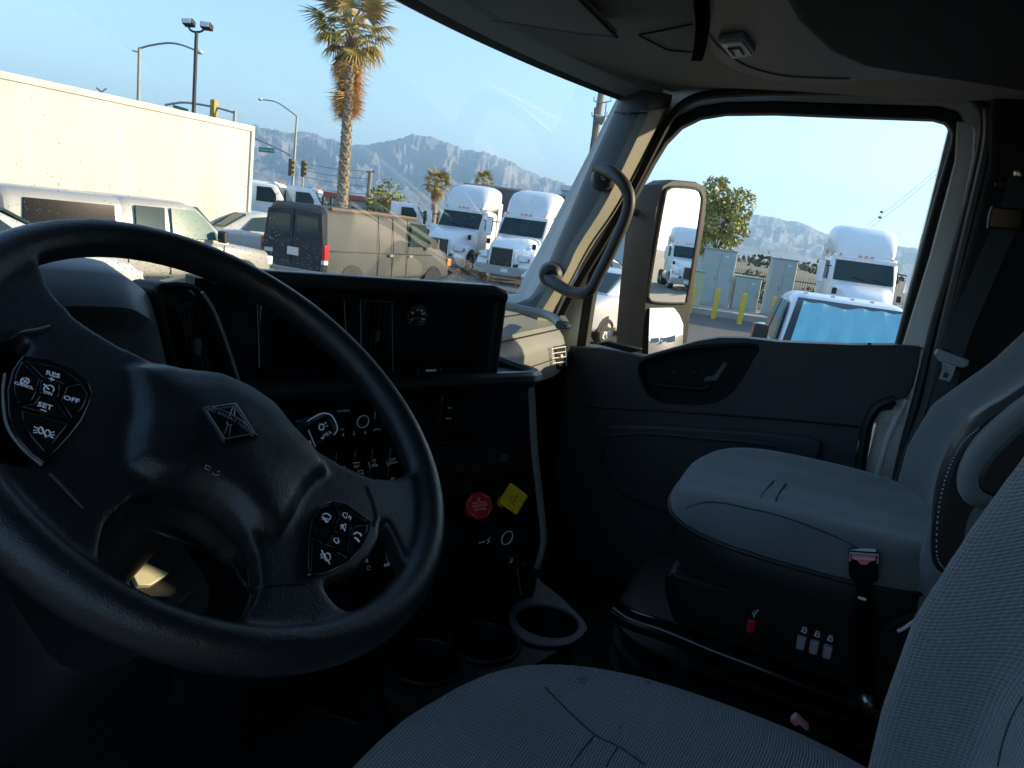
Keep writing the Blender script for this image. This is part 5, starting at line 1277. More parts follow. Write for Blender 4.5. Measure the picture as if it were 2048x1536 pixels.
def move(o, loc, heading, label): o.location = loc; o.rotation_euler = (0, 0, rzh(heading)); o['label'] = label; return o
GT = 'white semi tractors parked on the lot'
t1 = semi('semi_truck', gnd(916, 452, 33), 265, 'white semi truck with tall roof fairing directly beyond the front of the grey van', GT)
def twin(src, x, y, d, h, label): c = copy_tree(src); return move(c, gnd(x, y, d), h, label)
t2 = twin(t1, 1040, 472, 31, 266, 'white semi truck with roof fairing, in front of the dark grey box trailer')
t3 = twin(t1, 1726, 565, 25.5, 262, 'white semi truck with roof fairing behind the pickup that has the blue sunshade')
t4 = twin(t1, 1365, 520, 30, 330, 'white semi truck behind this cab, seen only in the tall flat mirror glass')
t4.location = MC + hdir(163.3) * 46 + V((0, 0, -MC.z)); t4.rotation_euler = (0, 0, rzh(352))
d1 = semi('semi_truck', gnd(584, 396, 34), 150, 'white day cab truck above the left end of the van roof', GT, False)
d2 = twin(d1, 655, 410, 36, 150, 'white day cab truck above the van roof beside the tall palm trunk')
d3 = twin(d1, 850, 440, 42, 150, 'white day cab truck just left of the small palm')

# ---- grey box trailer behind the right-hand truck
q0_ = gnd(1075, 450, 42)
gt = thing('box_trailer', q0_, 'dark grey box trailer standing behind the white semi truck with the black grille', 'trailer', None, rzh(170))
part('body', MB().box((0, 0, 2.75), (2.6, 8.5, 3.2)), mat('grey_trailer_paint', (.10, .115, .12), .6), gt, bevel=.05)
part('rail', MB().box((0, 0, 4.37), (2.66, 8.56, .10)), M_POLE, gt)
for s in (-1, 1):
    for y in (-3, -1.8): wheel(gt, s * .95, y, .5, .5, 'semidual')
# ---- grey van
rc = pd(654, 480, 17.3); vh = 91; vf = hdir(vh); vr = hdir(vh + 90)
van = thing('cargo_van', V((rc.x, rc.y, 0)) - vr * 1.0, 'old matte grey cargo van with dark rear doors and rusty roof edge', 'van', None, rzh(vh))
part('body', MB().loft([sec2(.02, .94, .80, .50, 2.02, .16), sec2(.10, 1.0, .86, .42, 2.10, .18), sec2(3.5, 1.0, .86, .42, 2.12, .18), sec2(3.95, 1.0, .84, .42, 2.08, .2), sec2(4.2, 1.0, .86, .42, 1.85, .2), sec2(4.62, 1.0, .92, .42, 1.38, .14), sec2(5.3, .98, .90, .42, 1.24, .14), sec2(5.5, .9, .84, .45, 1.05, .12)]), M_VAN, van)
for s in (-1, 1):
    rdoor = part('rear_door', MB().loft([[V((s * x, -.0, z)) for x, z in ((.02, .62), (.90, .62), (.93, 1.2), (.84, 1.92), (.02, 1.97))], [V((s * x, -.035, z)) for x, z in ((.03, .63), (.89, .63), (.92, 1.2), (.82, 1.90), (.03, 1.95))]]), M_VANREAR, van, bevel=.01)
    part('rear_window', MB().prism([V((s * x, -.036, z)) for x, z in ((.10, 1.32), (.80, 1.32), (.74, 1.80), (.10, 1.83))], (0, -.012, 0)), M_VGLASS, rdoor)
    part('door_hinge', MB().box((s * .90, -.045, 1.05), (.05, .04, .12)), M_CHARCOAL, rdoor)
    tl = part('tail_lamp', MB().box((s * .95, .03, 1.05), (.10, .14, .38)), M_TAIL, van, bevel=.02)
    part('reverse_lamp', MB().box((s * .953, .025, .84), (.10, .14, .10)), M_LAMPW, van, bevel=.01)
    for y in (.98, 4.55): wheel(van, s * .88, y, .36, .25, 'van')
    for y in (.98, 4.55):
        a_ = [V((s * 1.004, y + .46 * math.cos(math.pi * k / 10), .36 + .44 * math.sin(math.pi * k / 10))) for k in range(11)]
        part('wheel_arch', MB().prism(a_ + [V((s * 1.004, y - .46, .40)), V((s * 1.004, y + .46, .40))], (-s * .06, 0, 0)), M_CHARCOAL, van)
    part('cab_window', sidepanel([(3.28, 1.32), (4.42, 1.34), (4.20, 1.62), (3.95, 1.92), (3.30, 1.94)], s * .915, .06), M_VGLASS, van)
    part('front_lamp', MB().box((s * .93, 5.38, .92), (.12, .2, .22)), M_AMBER, van, bevel=.02)
    part('roof_edge', MB().tube([(s * .82, .25, 2.055), (s * .82, 2.0, 2.07), (s * .82, 3.7, 2.07)], .045, 6), M_RUST, van)
    part('door_mirror', MB().box((s * 1.18, 4.25, 1.45), (.2, .1, .28)), M_VAN, van, bevel=.03)
    for y in (1.95, 2.55, 3.2): part('door_seam', MB().tube([(s * 1.0, y, .5), (s * .985, y, 1.25), (s * .87, y, 2.0)], .012, 5), M_CHARCOAL, van)
    part('body_crease', MB().tube([(s * 1.004, .2, 1.12), (s * 1.004, 4.5, 1.12)], .012, 5), M_VAN, van)
    for y in (2.45, 3.32): part('door_handle', MB().box((s * 1.01, y, 1.06), (.04, .16, .06)), M_WOOD, van, bevel=.01)
part('rear_bumper', MB().box((0, -.06, .52), (1.94, .16, .2)), M_POLE, van, bevel=.03)
pl = part('licence_plate', MB().box((.05, -.055, 1.0), (.34, .02, .18)), M_PLATE, van)
part('step_lamp', MB().box((-.72, -.05, .95), (.26, .02, .09)), M_LAMPW, van)
part('windshield', MB().hexa([V(q) for q in ((-.82, 4.60, 1.42), (.82, 4.60, 1.42), (.72, 4.06, 1.98), (-.72, 4.06, 1.98))], [V(q) for q in ((-.80, 4.64, 1.43), (.80, 4.64, 1.43), (.70, 4.10, 2.0), (-.70, 4.10, 2.0))]), M_VGLASS, van)
van.scale = (1, 1.13, 1.05)
# ---- white pickup with a cap on its bed
def pickup(name, loc, heading, label, cap=True, paint=None):
    P_ = paint or M_TRUCKW
    t = thing(name, loc, label, 'pickup truck', None, rzh(heading))
    part('body', MB().loft([sec(-1.25, .94, .55, 1.12, .12), sec(-1.15, .98, .5, 1.18, .12), sec(1.6, .98, .48, 1.2, .14), sec(2.4, .98, .48, 1.2, .14), sec(3.1, .98, .48, 1.2, .16), sec(4.15, .95, .5, 1.08, .16), sec(4.3, .85, .55, .98, .14)]), P_, t)
    part('cabin', MB().loft([sec2(.75, .92, .70, 1.12, 1.84, .1), sec2(.95, .94, .74, 1.12, 1.92, .12), sec2(2.1, .94, .74, 1.12, 1.94, .12), sec2(2.45, .94, .74, 1.12, 1.86, .12), sec2(3.1, .93, .86, 1.12, 1.26, .05)]), P_, t)
    if cap: part('bed_cap', MB().loft([sec2(-1.22, .93, .80, 1.14, 1.84, .14), sec2(-1.12, .95, .83, 1.14, 1.90, .16), sec2(.72, .95, .83, 1.14, 1.92, .16)]), P_, t)
    for s in (-1, 1):
        if cap: part('cap_window', MB().prism([V((s * x, y, z)) for y, z, x in ((-1.0, 1.22, .955), (.58, 1.22, .955), (.58, 1.76, .865), (-.95, 1.76, .865))], (s * .02, 0, 0)), M_TINT, t)
        part('rear_window', MB().prism([V((s * x, y, z)) for y, z, x in ((.98, 1.26, .925), (1.58, 1.26, .925), (1.62, 1.80, .80), (1.02, 1.80, .80))], (s * .03, 0, 0)), M_VGLASS, t)
        part('front_window', MB().prism([V((s * x, y, z)) for y, z, x in ((1.74, 1.26, .925), (2.88, 1.26, .925), (2.50, 1.66, .84), (2.28, 1.80, .80), (1.76, 1.81, .80))], (s * .03, 0, 0)), M_VGLASSG, t)
        for y in (-.0, 3.42):
            wheel(t, s * .86, y, .40, .26, 'pickup')
            a_ = [V((s * .985, y + .50 * math.cos(math.pi * k / 10), .42 + .47 * math.sin(math.pi * k / 10))) for k in range(11)]
            part('wheel_arch', MB().prism(a_, (-s * .05, 0, 0)), M_CHARCOAL, t)
        part('door_mirror', MB().box((s * 1.12, 2.75, 1.34), (.2, .12, .24)), M_CHARCOAL, t, bevel=.03)
        for y in (.80, 1.68, 2.92): part('door_seam', MB().tube([(s * .985, y, .55), (s * .985, y, 1.16)], .010, 5), M_CHARCOAL, t)
        for y in (1.5, 2.62): part('door_handle', MB().box((s * .99, y - .6, 1.08), (.04, .16, .05)), M_CHARCOAL, t, bevel=.01)
        part('head_lamp', MB().box((s * .82, 4.2, .88), (.26, .2, .2)), M_LAMPW, t, bevel=.03)
        part('tail_lamp', MB().box((s * .93, -1.2, .98), (.12, .14, .34)), M_TAIL, t, bevel=.02)
    part('windshield', MB().hexa([V(q) for q in ((-.82, 3.06, 1.24), (.82, 3.06, 1.24), (.68, 2.44, 1.85), (-.68, 2.44, 1.85))], [V(q) for q in ((-.80, 3.10, 1.26), (.80, 3.10, 1.26), (.66, 2.48, 1.87), (-.66, 2.48, 1.87))]), M_VGLASS, t)
    gr = part('grille', MB().box((0, 4.28, .84), (1.2, .10, .34)), M_CHARCOAL, t, bevel=.02)
    part('bumper', MB().box((0, 4.32, .58), (1.86, .18, .2)), M_POLE, t, bevel=.04)
    part('rear_bumper', MB().box((0, -1.3, .62), (1.86, .16, .2)), M_POLE, t, bevel=.04)
    return t
PICKUP_PAINT = mat('silver_beige_paint', (.42, .40, .36), .35, .2, coat=.4, var=(1.5, .4, (.34, .32, .28)))
pq = pd(165, 515, 12.6); ph = 95
pku = pickup('pickup_truck', V((pq.x, pq.y, 0)) - hdir(ph + 90) * .9, ph, 'silver beige crew cab pickup with a dark windowed bed cap beside the cream trailer', True, None)
for o in pku.children:
    if o.data and o.data.materials and o.data.materials[0] is M_TRUCKW: o.data.materials[0] = PICKUP_PAINT
M_GREYC = mat('light_grey_paint', (.5, .5, .49), .35, coat=.4, var=(1.5, .3, (.4, .4, .39)))
# ---- cars
def car(name, loc, heading, label, paint, cat='car', roof=1.45, rear=None):
    t = thing(name, loc, label, cat, None, rzh(heading)); k = roof / 1.45
    part('body', MB().loft([sec(-.95, .80, .42, .92 * k, .12), sec(-.85, .88, .32, .98 * k, .14), sec(-.2, .91, .28, 1.0 * k, .16), sec(2.6, .91, .28, .98 * k, .16), sec(3.4, .88, .3, .84 * k, .16), sec(3.65, .72, .38, .7 * k, .12)]), paint, t)
    part('cabin', MB().loft([sec2(-.75, .74, .60, .9 * k, 1.02 * k, .04), sec2(.05, .82, .58, .92 * k, 1.36 * k, .1), sec2(.55, .84, .60, .92 * k, roof, .12), sec2(1.3, .84, .60, .92 * k, roof - .01, .12), sec2(1.75, .84, .60, .92 * k, 1.34 * k, .1), sec2(2.65, .80, .74, .9 * k, .99 * k, .04)]), paint, t)
    for s in (-1, 1):
        part('rear_window', MB().prism([V((s * x, y, z * k)) for y, z, x in ((-.25, 1.0, .80), (.72, 1.0, .82), (.72, 1.36, .665), (.18, 1.30, .66))], (s * .03, 0, 0)), M_VGLASS, t)
        part('front_window', MB().prism([V((s * x, y, z * k)) for y, z, x in ((.82, 1.0, .82), (2.1, 1.0, .81), (1.62, 1.30, .68), (1.35, 1.36, .665), (.82, 1.37, .665))], (s * .03, 0, 0)), M_VGLASS, t)
        for y in (0, 2.75):
            wheel(t, s * .80, y, .33, .22, 'car')
            part('wheel_arch', MB().prism([V((s * .905, y + .40 * math.cos(math.pi * j / 10), .33 + .38 * math.sin(math.pi * j / 10))) for j in range(11)], (-s * .05, 0, 0)), M_CHARCOAL, t)
        part('head_lamp', MB().box((s * .68, 3.46, .70 * k), (.26, .26, .12)), M_LAMPW, t, bevel=.03)
        part('tail_lamp', MB().box((s * .74, -.88, .84 * k), (.24, .14, .14)), M_TAIL, t, bevel=.03)
        part('door_mirror', MB().box((s * 1.0, 1.95, 1.0 * k), (.18, .1, .14)), paint, t, bevel=.03)
        part('door_seam', MB().tube([(s * .915, .78, .4), (s * .915, .78, .95 * k)], .008, 5), M_CHARCOAL, t)
    part('windshield', MB().hexa([V((x, y, z * k)) for x, y, z in ((-.70, 2.58, 1.0), (.70, 2.58, 1.0), (.56, 1.78, 1.35), (-.56, 1.78, 1.35))], [V((x, y, z * k)) for x, y, z in ((-.68, 2.62, 1.02), (.68, 2.62, 1.02), (.54, 1.80, 1.38), (-.54, 1.80, 1.38))]), M_VGLASS, t)
    part('back_window', MB().hexa([V((x, y, z * k)) for x, y, z in ((-.66, -.72, 1.02), (.66, -.72, 1.02), (.55, .02, 1.35), (-.55, .02, 1.35))], [V((x, y, z * k)) for x, y, z in ((-.64, -.75, 1.04), (.64, -.75, 1.04), (.53, -.01, 1.38), (-.53, -.01, 1.38))]), M_VGLASS, t)
    part('front_grille', MB().box((0, 3.62, .56), (.9, .08, .14)), M_CHARCOAL, t)
    return t
cw = M_TRUCKW
c1 = car('parked_car', gnd(20, 420, 10.2) - hdir(100) * 2.1, 100, 'white car with dark rear window and red tail lamp, leftmost, above the steering wheel', M_GREYC, roof=1.76)
c2 = copy_tree(c1); move(c2, gnd(470, 440, 21.8), 104, 'white car with dark glass half hidden between the pickup hood and the grey van')
c3 = copy_tree(c1); wq_ = pd(1207, 648, 16.3); move(c3, V((wq_.x, wq_.y, 0)) - hdir(284) * 2.75 - hdir(194) * .8, 284, 'white sedan seen between the door frame and the mirror, its front wheel showing')
c3.scale = (1, 1, .93)
c4 = copy_tree(c1); move(c4, gnd(1205, 545, 25), 284, 'white car farther off, above the white sedan beside the mirror')
# ---- pickup with the blue sunshade, facing the cab
sq = gnd(1706, 640, 9.6)
M_SILV = mat('silver_white_paint', (.62, .64, .68), .3, coat=.4)
pk2 = pickup('pickup_truck', sq - hdir(262) * 2.75, 262, 'silver white pickup with a crinkled blue sunshade behind its windshield', False, M_SILV)
for o in list(pk2.children):
    if o.name.startswith('windshield'): bpy.data.objects.remove(o)
M_SHADE = mat('blue_sunshade_foil', (.26, .56, .60), .4, .2, bump=('noise', 14, .6, .02))
Bw, Tw, Nw = V((0, 3.10, 1.26)), V((0, 2.47, 1.87)), V((0, .695, .719))
def wsp(x, v, o): k = .86 - .16 * v; return V((x * k, 0, 0)) + Bw.lerp(Tw, v) + Nw * o
part('windshield_surround', MB().add([wsp(x, v, .012) for x, v in ((-1, 0), (1, 0), (1, 1), (-1, 1))], [(0, 1, 2, 3)]), M_CHARCOAL, pk2, smooth=False)
def shade(u, v):
    fold = .009 * (abs(((u * 5) % 1) - .5) * 4 - 1) + .007 * math.sin(u * 31 + v * 7)
    t = .03 + v * .88
    if v > .6: t -= .06 * math.exp(-((u - .60) / .08) ** 2) * (v - .6) * 2.5
    t += .006 * math.sin(u * 5 + 1) * v
    return wsp(-.90 + 1.78 * u, t, .034 + fold)
part('sunshade', MB().grid(shade, 60, 14), M_SHADE, pk2, ang=25)
part('windshield', MB().add([wsp(x, v, .066) for x, v in ((-1, 0), (1, 0), (1, 1), (-1, 1))], [(0, 1, 2, 3)]), glass_mat('clear_vehicle_glass', (.85, .95, .97)), pk2, smooth=False)
for x in (-.6, -.25, 0, .25, .6): part('marker_lamp', MB().box((x, 2.36, 1.942), (.05, .08, .025)), M_LAMPW, pk2)
# ---- palms
def frond_mesh(name, m_, L, nl, spread, droop, seed):
    rnd = random.Random(seed); mb_ = MB()
    pet = [V((0, L * .5 * t, -droop * (t * .5) ** 2)) for t in (0, .35, .7, 1)]
    mb_.tube(pet, [L * .018, L * .015, L * .012, L * .01], 4)
    c = pet[-1]
    for k in range(nl):
        a = R(-spread + 2 * spread * k / (nl - 1)); l = L * .5 * (1 - .25 * abs(a) / R(spread)) * rnd.uniform(.85, 1.1)
        d = V((math.sin(a), math.cos(a), 0)); s = V((math.cos(a), -math.sin(a), 0)); w_ = L * .016
        p1 = c + d * l * .55 + V((0, 0, -droop * .12)); p2 = c + d * l + V((0, 0, -droop * rnd.uniform(.35, .75)))
        mb_.add([c - s * w_ * .3, c + s * w_ * .3, p1 + s * w_, p1 - s * w_, p1 + V((0, 0, w_)), p2], [(0, 1, 2, 4), (0, 4, 3), (3, 4, 5), (4, 2, 5)])
    return mb_.mesh(name, m_, False)
FG = [frond_mesh('frond', M_PALM, 2.1, 22, 105, .8, i) for i in range(3)]
FD = [frond_mesh('dead_frond', M_DEAD, 1.8, 15, 70, 1.3, i) for i in range(3)]
def palm(name, loc, H, trad, label, ng, nd, skirt, sc, seed, lean=V((0, 0, 0)), boots=0):
    rnd = random.Random(seed); t = thing(name, loc, label, 'palm tree', None)
    top = V((0, 0, H)) + lean
    def ax(k): return V((0, 0, H * k)) + lean * k * k
    path = [ax(k / 12) for k in range(13)]
    mb_ = MB().tube(path, [trad * (1.15 - .35 * k / 12) for k in range(13)], 12)
    for i in range(boots):
        k = i / boots; z = .06 + .92 * k; a = i * 2.39996; q = ax(z); rr = trad * (1.15 - .35 * z)
        d = V((math.cos(a), math.sin(a), 0)); s = V((-d.y, d.x, 0)); w_ = trad * .62
        mb_.add([q + d * rr * .8 - s * w_, q + d * rr * .8 + s * w_, q + d * rr * 1.2 + V((0, 0, trad * .62)) + s * w_ * .35, q + d * rr * 1.2 + V((0, 0, trad * .62)) - s * w_ * .35, q + d * rr * .8 + V((0, 0, trad * 1.1))], [(0, 1, 2, 3), (3, 2, 4), (0, 3, 4), (1, 4, 2)])
    part('trunk', mb_, M_BARK, t, ang=30)
    for i in range(ng):
        a = i * 2.39996 + rnd.uniform(-.2, .2); k = i / max(1, ng - 1); pitch = R(78 - 118 * k) + rnd.uniform(-.15, .15)
        o = part('frond', FG[i % 3], None, t); o.location = top + V((0, 0, .25 * (1 - k) * sc)); o.rotation_euler = (pitch, rnd.uniform(-.4, .4), a); s = sc * rnd.uniform(.85, 1.12); o.scale = (s, s, s)
    for i in range(nd):
        a = i * 2.39996 + 1; k = i / max(1, nd); zz_ = H - skirt * k ** 1.0 * .8
        o = part('dead_frond', FD[i % 3], None, t); q = ax(zz_ / H); d = V((-math.sin(a), math.cos(a), 0))
        o.location = q + d * trad * .7; o.rotation_euler = (R(-62 - 22 * min(1, k * 2)) + rnd.uniform(-.1, .1), rnd.uniform(-.3, .3), a); s = sc * rnd.uniform(.8, 1.1) * (1 - .25 * k); o.scale = (s * .8, s, s)
    return t
bq_ = pd(684, 410, 35)
ptop = pd(703, 62, 35)
palm('palm_tree', V((bq_.x, bq_.y, 0)), ptop.z, .245, 'tall fan palm with a shaggy skirt of dead orange fronds above the grey van', 40, 120, 3.7, 1.12, 3, V((ptop.x - bq_.x, ptop.y - bq_.y, 0)), boots=230)
b2 = gnd(868, 420, 70); palm('palm_tree', b2, pd(870, 368, 70).z, .3, 'small distant fan palm between the two groups of white trucks', 34, 36, 1.6, .75, 5)
b3 = gnd(962, 420, 95); palm('palm_tree', b3, pd(962, 366, 95).z, .3, 'distant palm crown just showing above the left white truck fairing', 26, 0, 1.6, .85, 6)
# ---- leafy trees and shrubs
def leafy(name, loc, blobs, nleaf, ls, m_, label, cat, trunk=None, seed=1, limbs=True):
    rnd = random.Random(seed); t = thing(name, loc, label, cat, None); mb_ = MB()
    tot = sum(r ** 2 for *_, r in blobs)
    for bx, by, bz, r in blobs:
        for _ in range(int(nleaf * r * r / tot)):
            while True:
                q = V((rnd.uniform(-1, 1), rnd.uniform(-1, 1), rnd.uniform(-1, 1)))
                if q.length < 1: break
            q = q.normalized() * (q.length ** .45) * r * rnd.choice((1, 1, 1, 1.18))
            c = V((bx, by, bz)) + q
            if noise.noise(c * (1.6 / max(r, .5))) < -.12: continue
            n_ = V((rnd.gauss(0, 1), rnd.gauss(0, 1), rnd.gauss(0, 1) + .4)).normalized(); a = n_.orthogonal().normalized(); b = n_.cross(a); an = rnd.uniform(0, 6.28)
            u = (a * math.cos(an) + b * math.sin(an)) * ls * rnd.uniform(.7, 1.3); v_ = n_.cross(u) * .55
            mb_.add([c - u, c + v_ * .9, c + u, c - v_ * .9], [(0, 1, 2, 3)])
    part('crown' if trunk else 'foliage', mb_, m_, t, smooth=False)
    if trunk:
        h_, r_ = trunk; tb = MB().tube([V((0, 0, 0)), V((.05, 0, h_ * .5)), V((0, .05, h_))], [r_, r_ * .8, r_ * .6], 8)
        for bx, by, bz, r in blobs: tb.tube([V((0, .03, h_ * .8)), V((bx * .5, by * .5, (h_ + bz) / 2)), V((bx, by, bz))], [r_ * .5, r_ * .3, r_ * .1], 6)
        part('trunk', tb, M_TRUNK, t)
    return t
lq = gnd(1430, 510, 30)
cr_ = V((CR.x, CR.y, 0)).normalized()
def off(dx, dz, dd=0, r=1): q = cr_ * dx + hdir(95) * dd; return (q.x, q.y, dz, r)
leafy('street_tree', lq, [off(-.3, 4.6, 0, .75), off(.45, 4.3, .3, .7), off(.1, 3.7, -.2, .85), off(-.5, 3.6, .3, .8), off(.5, 3.3, .2, .6), off(-.1, 2.7, 0, .7), off(-.6, 4.9, .2, .45)], 6500, .085, M_LEAF, 'slender green leafy tree behind the tall mirror', 'tree', (2.6, .09), 4)
bq2 = gnd(778, 425, 46)
leafy('bushy_tree', bq2, [off(-.5, 2.6, 0, 1.0), off(.5, 2.3, .2, .9), off(-.1, 3.3, 0, .8), off(1.0, 1.7, .2, .8), off(-1.0, 1.7, 0, .8)], 2600, .13, M_LEAF, 'round yellow green bushy tree between the palm trunk and the white trucks', 'tree', (1.8, .12), 8)
b4 = gnd(1507, 560, 33)
leafy('brown_shrub', b4, [off(-.5, .9, 0, .6), off(.2, 1.0, .2, .7), off(.7, .9, 0, .5), off(-.1, 1.35, 0, .5)], 1500, .07, M_LEAFD, 'dark brown green shrub between the two grey electrical cabinets', 'shrub', None, 9)
b5 = gnd(1618, 590, 33)
leafy('brown_shrub', b5, [off(-.5, .7, 0, .6), off(.3, .6, .2, .5), off(.0, 1.0, 0, .4)], 900, .07, M_LEAFD, 'low dark shrub along the iron fence right of the cabinets', 'shrub', None, 10)
# far-off trees along the plain: one mass
fm = MB(); rnd = random.Random(5)
for _ in range(300):
    hd_ = rnd.uniform(10, 122); rr = rnd.uniform(230, 900); c = hdir(hd_) * rr; s = rnd.uniform(1.6, 4.2)
    for _k in range(26):
        p = c + V((rnd.gauss(0, s * .55), rnd.gauss(0, s * .55), abs(rnd.gauss(s * .5, s * .35)))); w_ = s * rnd.uniform(.16, .34)
        a_ = V((rnd.gauss(0, 1), rnd.gauss(0, 1), rnd.gauss(0, .6))).normalized() * w_; b_ = V((rnd.gauss(0, .5), rnd.gauss(0, .5), 1)).normalized() * w_
        fm.add([p - a_, p - b_, p + a_, p + b_, p + a_.cross(b_).normalized() * w_], [(0, 1, 4), (1, 2, 4), (2, 3, 4), (3, 0, 4)])
o = part('far_trees', fm, M_LEAFD, None, smooth=False); tag(o, 'hazy band of far-off trees along the plain below the mountains', 'trees', None, 'stuff')
# ---- poles, lamps, signals
def lp_(P0, x, y):
    """point on the vertical line over P0's depth plane, at a pixel"""
    d = (P0 - CAM_LOC).dot(CF); return pd(x, y, d)
def pole_thing(name, xb, yb, xt, yt, d, label, cat, m_, r0, r1, group=None):
    top = pd(xt, yt, d); base = V((top.x, top.y, 0)); t = thing(name, base, label, cat, group, world=True)
    part('pole', MB().tube([base, base.lerp(top, .5), top], [r0, (r0 + r1) / 2, r1], 10), m_, t); return t, base, top
fl, fb, ft = pole_thing('flood_light', 383, 222, 393, 64, 31, 'dark pole with two square floodlights rising above the cream trailer', 'floodlight', M_DARKPOLE, .10, .075)
part('bracket', MB().tube(smoothline([pd(x, y, 31) for x, y in ((378, 50), (379, 58), (386, 63), (393, 64), (402, 63), (408, 58), (409, 52))], 4), .045, 6), M_DARKPOLE, fl)
for pts in (((362, 36), (385, 36), (384, 48), (364, 47)), ((400, 41), (421, 44), (420, 56), (399, 53))):
    a = [pd(x, y, 30.6) for x, y in pts]
    hd_ = part('lamp_head', MB().loft([a, [q + CF * .35 for q in a]]), M_DARKPOLE, fl, bevel=.03)
    c = sum(a, V()) / 4; part('lens', MB().prism([c + (q - c) * .78 - CF * .01 for q in a], CF * -.02), M_LAMPW, hd_)
def street_lamp(d, ptop, arm, head, label, group='street lamps along the road'):
    t, b, tp_ = pole_thing('street_lamp', 0, 0, ptop[0], ptop[1], d, label, 'street lamp', M_POLE, .13, .08, group)
    part('lamp_arm', MB().tube(smoothline([pd(x, y, d) for x, y in arm], 5), .05, 6), M_POLE, t)
    c = pd(*head, d); part('lamp_head', MB().lathe([(.001, .14), (.16, .08), (.20, 0), (.12, -.08), (.001, -.10)], 12, c=c), M_LAMPW, t)
    return t, b, tp_
s1, sb1, _ = street_lamp(37, (279, 95), [(279, 97), (300, 91), (335, 86), (360, 89), (385, 98), (398, 104)], (400, 105), 'pale street lamp with curved arm above the trailer, left of the dark floodlight pole')
part('antenna', MB().tube([pd(265, 101, 37), pd(279, 105, 37)], .035, 5), M_POLE, s1)
s2_, sb2, tp2 = street_lamp(56, (594, 232), [(594, 233), (580, 222), (560, 208), (545, 202), (523, 199)], (521, 199), 'distant street lamp with curved arm and green sign between trailer and tall palm')
part('signal_arm', MB().tube([pd(585, 312, 56), pd(545, 292, 56), pd(505, 274, 56)], .06, 6), M_POLE, s2_)
sg = part('street_sign', MB().prism([pd(x, y, 56) for x, y in ((517, 294), (549, 297), (548, 306), (517, 303))], CF * .05), M_SIGN, s2_)
part('lettering', text_mb('Ontario Av', .24, frame(pd(533, 300, 55.95), pd(548, 301.5, 56) - pd(518, 298.5, 56), CU), ext=.002), M_MARK, sg, smooth=False)
def signal(parent, x, y, d, h_=1.0, m_=None):
    c = pd(x, y, d); q = part('traffic_signal', MB().box(c, (.38, .34, h_ + .25)), m_ or M_SIGNAL, parent, bevel=.03)
    for k, col in enumerate((M_CHARCOAL, M_CHARCOAL, M_CHARCOAL)): part('signal_lens', MB().tube([c + V((-.1, -.17, .36 - .36 * k)), c + V((-.14, -.24, .36 - .36 * k))], .13, 10), col, q)
signal(s2_, 583, 335, 56)
t_, b_, tt = pole_thing('traffic_signal_post', 0, 0, 606, 356, 58, 'dark traffic signal head on its own post right of the distant street lamp', 'traffic signal', M_POLE, .07, .07)
signal(t_, 608, 338, 58)
ma, mb0, mt = pole_thing('signal_mast', 0, 0, 470, 222, 46, 'traffic signal mast arm with yellow signal head showing over the trailer top', 'traffic signal', M_POLE, .12, .10)
part('mast_arm', MB().tube(smoothline([pd(x, y, 46) for x, y in ((470, 226), (436, 216), (400, 209), (365, 205), (330, 210))], 4), .07, 6), M_POLE, ma)
sg = part('street_sign', MB().prism([pd(x, y, 46) for x, y in ((346, 209), (376, 218), (376, 224), (346, 215))], CF * .05), M_SIGN, ma)
c = pd(428, 218, 46); q = part('signal_head', MB().box(c, (.36, .36, 1.1)), mat('signal_back_yellow', (.45, .30, .06), .6), ma, bevel=.04)
tl_, a_, b_ = pole_thing('twin_lamp', 0, 0, 203, 186, 70, 'tiny far lamp with two arms just above the trailer top', 'street lamp', M_POLE, .08, .08)
for dx in (-10, 10): part('lamp_arm', MB().tube([pd(203, 184, 70), pd(203 + dx, 176 + dx * .06, 70)], .09, 5), M_POLE, tl_)
# utility poles and wires
up1, ub, ut = pole_thing('utility_pole', 0, 0, 1208, 150, 40, 'thick weathered utility pole with brackets behind the windshield pillar', 'utility pole', M_WOOD, .24, .19)
for x, y, dx in ((1196, 236, -12), (1196, 236, 18), (1202, 206, 20), (1202, 206, -14)):
    part('bracket', MB().tube([pd(x, y, 39.7), pd(x + dx, y - 4, 39.7), pd(x + dx, y - 12, 39.7)], .035, 5), M_POLE, up1)
part('pole_band', MB().tube([pd(1189, 236, 40), pd(1207, 242, 40)], .24, 10), M_POLE, up1)
part('conduit', MB().tube([pd(1190, 215, 39.6), pd(1184, 280, 39.6), pd(1177, 330, 39.6)], .04, 6), M_DARKPOLE, up1)
part('conduit', MB().tube([pd(1213, 205, 39.6), pd(1205, 270, 39.6), pd(1196, 330, 39.6)], .03, 6), M_DARKPOLE, up1)
part('crossarm', MB().tube([pd(1175, 150, 40), pd(1245, 158, 40)], .07, 6), M_WOOD, up1)
up2, ub2, ut2 = pole_thing('utility_pole', 0, 0, 741, 342, 72, 'wooden utility pole with wires between the palm trunk and the bushy tree', 'utility pole', M_WOOD, .24, .2)
part('crossarm', MB().tube([pd(733, 344, 72), pd(750, 343, 72)], .10, 6), M_WOOD, up2)
for k, (y0, y1) in enumerate(((343, 326), (358, 340), (374, 352), (388, 372))):
    part('wire', MB().tube([pd(738, y0, 72), pd(676, (y0 + y1) / 2 + 4, 74), pd(600, y1, 76)], .03, 4), M_POLE, up2)
up3, ub3, ut3 = pole_thing('utility_pole', 0, 0, 1886, 312, 62, 'thin utility pole with two wires at the right side of the door window', 'utility pole', M_POLE, .11, .07)
for (xa, ya), (xb_, yb_) in (((1884, 330), (1735, 450)), ((1882, 340), (1738, 458))):
    part('wire', MB().tube([pd(xa, ya, 62), pd((xa + xb_) / 2, (ya + yb_) / 2 + 3, 75), pd(xb_, yb_, 92)], .022, 4), M_DARKPOLE, up3)
